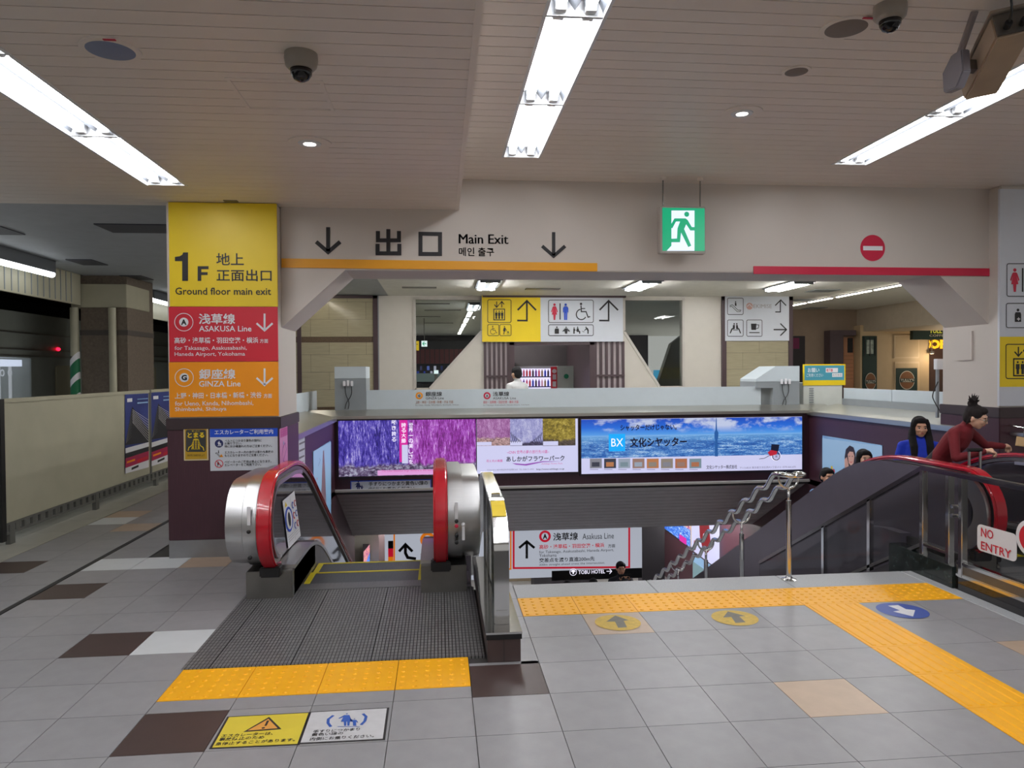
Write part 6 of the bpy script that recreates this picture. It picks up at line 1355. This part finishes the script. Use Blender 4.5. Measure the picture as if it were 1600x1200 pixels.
m_eye = mat('eye_dark', (26, 20, 18), .2, var=0); m_eyew = mat('eye_white', (214, 208, 200), .3, var=0)
def person(label, x, y, z, turn, H, skin, hair, top, legs, shoes, style, arms, lean=0, head_turn=0, head_tilt=0, stoop=0, sleeve='long', group=None, voxel=.008, glasses=False):
    """turn 0 faces the camera (-Y); arms = ((elbow, wrist, hand dir, curl) right, left) in the figure's own frame: x to its left, -y forward"""
    t = thing('person', label, 'person', (x, y, z), group)
    k = H/1.7; ms = mat('skin_%s' % skin, {'fair': (234, 188, 160), 'tan': (200, 142, 112), 'mid': (224, 172, 142)}[skin], .5, var=.05, scale=30); mt = mat(*top); ml = mat(*legs); mh = mat(*hair, .9, var=.12, scale=60); msh = mat(*shoes)
    B = Body(); B.region = dict(skin=ms, top=mt, legs=ml, shoe=msh)
    ly = lambda zz: -lean*max(0, zz-.95)                         # forward stoop above the hips
    B.loft([(0, 0, .80, .15, .105), (0, 0, .92, .168, .118), (0, ly(1.0), 1.02, .145, .10)], 'legs')
    B.loft([(0, ly(.98), .98, .15, .104), (0, ly(1.1), 1.10, .138, .098), (0, ly(1.27)-.006, 1.27, .165, .115), (0, ly(1.37), 1.37, .168, .10), (0, ly(1.43), 1.43, .12, .075), (0, ly(1.47), 1.465, .06, .052)], 'top')
    B.limb((0, ly(1.43)+.01, 1.425), (-.15, ly(1.39), 1.385), .05, .05, 'top'); B.limb((0, ly(1.43)+.01, 1.425), (.15, ly(1.39), 1.385), .05, .05, 'top')
    hz = 1.585; hc = Vector((0, ly(1.55)-.018-.02*head_tilt, hz))
    B.limb((0, ly(1.44)+.012, 1.42), (0, hc.y+.02, 1.55), .056, .05, 'skin')
    Rh = Matrix.Translation(hc) @ Matrix.Rotation(head_turn, 4, 'Z') @ Matrix.Rotation(head_tilt, 4, 'X') @ Matrix.Translation(-hc)
    h = Body(); pts = [((0, .012, .022), (.074, .092, .095)), ((0, -.018, -.02), (.064, .072, .085)), ((0, -.04, -.078), (.034, .036, .03)), ((0, -.055, -.05), (.044, .034, .03)), ((0, -.098, -.022), (.0145, .018, .014)), ((0, -.088, .0), (.0105, .016, .028)),
               ((-.034, -.066, -.018), (.026, .024, .022)), ((.034, -.066, -.018), (.026, .024, .022)), ((0, -.074, .034), (.05, .02, .014)), ((-.074, .012, -.004), (.012, .022, .032)), ((.074, .012, -.004), (.012, .022, .032)), ((0, -.084, -.052), (.02, .012, .009))]
    for c, r in pts: h.ball(hc+Vector(c), r, 'skin')
    for v in range(len(h.mb.v)): h.mb.v[v] = tuple(Rh @ Vector(h.mb.v[v]))
    B.mb.add(h.mb.v, h.mb.f)
    for p in h.pr: B.pr.append((Rh @ p[0], Rh @ p[1], p[2], p[3], 'skin', p[5]))
    if stoop:                                                    # bend the trunk forward at the hips
        SM = Matrix.Translation((0, 0, .97)) @ Matrix.Rotation(stoop, 4, 'X') @ Matrix.Translation((0, 0, -.97))
        lo_ = 3*18
        for v in range(lo_, len(B.mb.v)): B.mb.v[v] = tuple(SM @ Vector(B.mb.v[v]))
        B.pr = [(SM @ p[0], SM @ p[1], *p[2:]) if p[4] != 'legs' else p for p in B.pr]; Rh = SM @ Rh
    else: SM = Matrix.Identity(4)
    for sd, (el, wr, hd, curl) in zip((-1, 1), arms):
        sh = SM @ Vector((sd*.168, ly(1.39), 1.375)); el, wr = Vector(el), Vector(wr)
        B.ball(sh, (.056, .056, .054), 'top'); B.limb(sh, el, .054, .043, 'top')
        if sleeve == 'short': B.limb(sh.lerp(el, .72), el, .045, .04, 'skin')
        B.limb(el, el.lerp(wr, .9), .042, .033, 'top' if sleeve == 'long' else 'skin'); B.limb(el.lerp(wr, .86), wr, .029, .026, 'skin')
        B.hand(wr, hd, (0, 0, 1) if abs(Vector(hd).normalized().z) < .8 else (sd*-1, 0, 0), curl, 1.0, -sd)
    for sd in (-1, 1):
        B.limb((sd*.088, 0, .90), (sd*.095, -.012, .50), .092, .062, 'legs', 12); B.limb((sd*.095, -.012, .50), (sd*.095, .02, .10), .060, .044, 'legs', 12)
        B.ball((sd*.098, -.045, .045), (.045, .125, .045), 'shoe'); B.ball((sd*.096, .03, .06), (.04, .05, .06), 'shoe')
    M = Matrix.Translation((x, y, z)) @ Matrix.Rotation(turn, 4, 'Z') @ Matrix.Scale(k, 4)
    body = B.build('body', [ms, mt, ml, msh], t, M, voxel)
    MH = M @ Rh @ Matrix.Translation(hc)
    def piece(name, shapes, m, parent, vox=None):
        if vox:
            q = Body(); q.region = {'h': m}
            for sh_ in shapes:
                if len(sh_) == 2: q.ball(*sh_, 'h')
                else: q.limb(*sh_, 'h')
            return q.build(name, [m], parent, MH, vox)
        q = Body()
        for sh_ in shapes: q.ball(*sh_, 'h')
        me = q.mb.mesh(name, m, 'all'); me.transform(MH); return link(name, me, parent)
    for sd in (-1, 1):
        e = piece('eye', [((sd*.030, -.0795, .006), (.0145, .008, .0075))], m_eyew, body); piece('iris', [((sd*.030, -.0855, .006), (.0075, .0045, .0072))], m_eye, e)
        piece('eyebrow', [((sd*.031, -.083, .028), (.02, .008, .0042))], mh, body)
    piece('lips', [((0, -.0925, -.0475), (.019, .007, .0042)), ((0, -.0915, -.0555), (.017, .007, .0046))], mat('lips_%s' % skin, (170, 92, 84), .4, var=0), body)
    cap = [((0, .022, .042), (.083, .094, .088)), ((0, .055, .0), (.078, .062, .085)), ((-.058, .0, .05), (.03, .05, .052)), ((.058, .0, .05), (.03, .05, .052)), ((0, -.035, .085), (.06, .05, .036))]
    if style == 'long':
        for sd in (-1, 1): cap += [((sd*.068, -.012, .05), (sd*.084, -.03, -.1), .030, .038), ((sd*.084, -.03, -.1), (sd*.082, -.105, -.20), .040, .040), ((sd*.082, -.105, -.20), (sd*.078, -.125, -.36), .040, .026), ((sd*.05, -.04, .085), (sd*.074, -.03, .03), .026, .022)]
        cap += [((0, .06, -.02), (0, .085, -.30), .07, .06), ((-.05, .05, -.05), (-.06, .07, -.28), .05, .04), ((.05, .05, -.05), (.06, .07, -.28), .05, .04)]
    if style == 'bob':
        for sd in (-1, 1): cap += [((sd*.066, -.008, .05), (sd*.083, -.002, -.11), .030, .034)]
        cap += [((0, .058, -.02), (0, .075, -.12), .07, .055), ((-.04, -.05, .085), (.05, -.045, .06), .026, .024)]
    if style == 'bun':
        cap += [((0, .07, .125), (.05, .045, .04))]; rr = random.Random(5)
        for i in range(14): a = 2*PI*i/14; cap.append(((.02*math.cos(a), .07+.02*math.sin(a), .14), (.07*math.cos(a)*(1+.3*rr.random()), .07+.05*math.sin(a), .165+.05*rr.random()), .011, .005))
        for sd in (-1, 1): cap.append(((sd*.07, .03, .0), (sd*.066, .05, -.075), .016, .008))
    piece('hair', cap, mh, body, .006)
    if glasses:
        g_ = MB()
        for sd in (-1, 1): g_.tube([(sd*.032+.023*math.cos(a), -.102+.004*abs(math.cos(a)), .004+.018*math.sin(a)) for a in [2*PI*i/16 for i in range(16)]], .0022, 6, True); g_.tube([(sd*.055, -.098, .008), (sd*.078, -.02, .012), (sd*.078, .02, .006)], .0022, 6)
        g_.tube([(-.01, -.106, .008), (.01, -.106, .008)], .0022, 6); me = g_.mesh('glasses', m_dsteel, 'all'); me.transform(MH); link('glasses', me, body)
    return t
DOWN = (((-.235, .02, 1.12), (-.225, -.05, .88), (0, -.15, -1), .35), ((.235, .02, 1.12), (.225, -.05, .88), (0, -.15, -1), .35))
jean = ('jean_blue', (52, 60, 86), .8); dk = ('dark_trousers', (34, 34, 40), .8); bs = ('black_shoe', (26, 26, 28), .4)
def estep(y): return (zh(y, 5.06, .885)-.885-.012) if y > 6.0 else -.012
def onstep(y): i = math.floor((y-5.64)/.4); return -.012 if i < 1 else estep(5.64+.4*i+.2)
BLK = ('black_hair', (20, 17, 18)); 
person('person with long black hair in a blue T-shirt riding the up escalator', 5.02, 7.24, onstep(7.24), math.radians(-26), 1.60, 'mid', BLK, ('blue_shirt', (26, 56, 190), .8), dk, bs, 'long', DOWN, sleeve='short', head_turn=math.radians(8), head_tilt=math.radians(6))
person('person in a maroon jacket with tied up hair and glasses stooping over a suitcase', 4.43, 6.15, -.012, math.radians(28), 1.46, 'fair', ('brown_black_hair', (30, 22, 22)), ('maroon_jacket', (116, 24, 34), .8), dk, bs, 'bun',
       (((-.24, -.30, 1.06), (-.06, -.50, 1.14), (.5, -1, .1), .8), ((.42, -.28, 1.15), (.66, -.36, 1.13), (1, -.1, -.05), .5)), lean=.06, head_turn=math.radians(14), head_tilt=math.radians(-14), stoop=math.radians(33), glasses=True)
person('person with short black hair in a light blue shirt low on the up escalator', 5.0, 9.05, onstep(9.05), math.radians(-12), 1.68, 'mid', BLK, ('pale_blue_shirt', (110, 150, 190), .8), dk, bs, 'short', DOWN, head_turn=math.radians(15))
person('person with a black bob half hidden behind the red handrail', 4.9, 8.06, onstep(8.06), math.radians(-16), 1.60, 'fair', BLK, ('grey_top', (90, 90, 96), .8), dk, bs, 'bob', DOWN, head_turn=math.radians(10))
PH = (((-.24, -.14, 1.22), (-.07, -.30, 1.50), (.5, -.3, .7), .6), ((.24, -.14, 1.22), (.07, -.30, 1.50), (-.5, -.3, .7), .6))
person('person in dark clothes holding a phone up in the lower hall', 3.22, 12.9, Z1, 0, 1.74, 'mid', BLK, ('dark_jacket', (44, 44, 52), .8), dk, bs, 'short', PH, voxel=.01)
person('person in a black top facing away under the hotel panel in the lower hall', 2.25, 12.9, Z1, PI, 1.43, 'mid', BLK, ('black_top', (28, 28, 32), .8), jean, bs, 'short', DOWN, voxel=.01)
person('person with dark hair between the others in the lower hall', 2.74, 12.98, Z1, PI, 1.43, 'mid', BLK, ('sand_top', (150, 130, 100), .8), jean, bs, 'bob', DOWN, voxel=.01)
person('person with black hair in a white top before the vending machine', 1.38, 13.0, 0, PI+.5, 1.74, 'fair', BLK, ('white_top', (206, 206, 206), .8), dk, bs, 'short', DOWN, voxel=.01)
# things they hold
t = thing('phone', 'dark phone held up in front of the face in the lower hall', 'phone', (3.22, 12.52, Z1+1.52)); MB().box(3.12, 3.32, 12.535, 12.545, Z1+1.545, Z1+1.62).build('body', m_black, t, bevel=.003)
hp = at(1523, 703, y=5.70); zb = -.012
t = thing('suitcase', 'dark wheeled suitcase with a raised silver handle on the up escalator', 'suitcase', (hp.x, hp.y, zb))
MB().box(hp.x-.17, hp.x+.17, hp.y-.12, hp.y+.12, zb+.05, zb+.60).build('shell', m_black, t, bevel=.03, seg=3)
for s_ in (-1, 1): MB().tube([(hp.x+s_*.05, hp.y, zb+.58), (hp.x+s_*.05, hp.y, hp.z-.01)], .011, 8).build('handle_rod', m_steel, t, smooth=True)
MB().tube([(hp.x-.062, hp.y, hp.z), (hp.x+.062, hp.y, hp.z)], .016, 10).build('grip', m_black, t, smooth=True)
for sx_ in (-1, 1):
    for sy_ in (-1, 1): MB().lathe([(.03, -.012), (.03, .012)], (hp.x+sx_*.13, hp.y+sy_*.08, zb+.03), 14, 'x').build('wheel', m_dsteel, t)

hc_ = Vector((5.17, 6.08, 1.0)); t = thing('card', 'tan card held in the hand of the person in maroon', 'card', hc_)
MB().prism([hc_+Vector(v) for v in ((-.06, -.02, -.03), (.05, -.05, -.045), (.07, -.03, .03), (-.03, 0, .05))], (.004, -.006, .003)).build('sheet', mat('tan_paper', (214, 178, 130), .6), t)
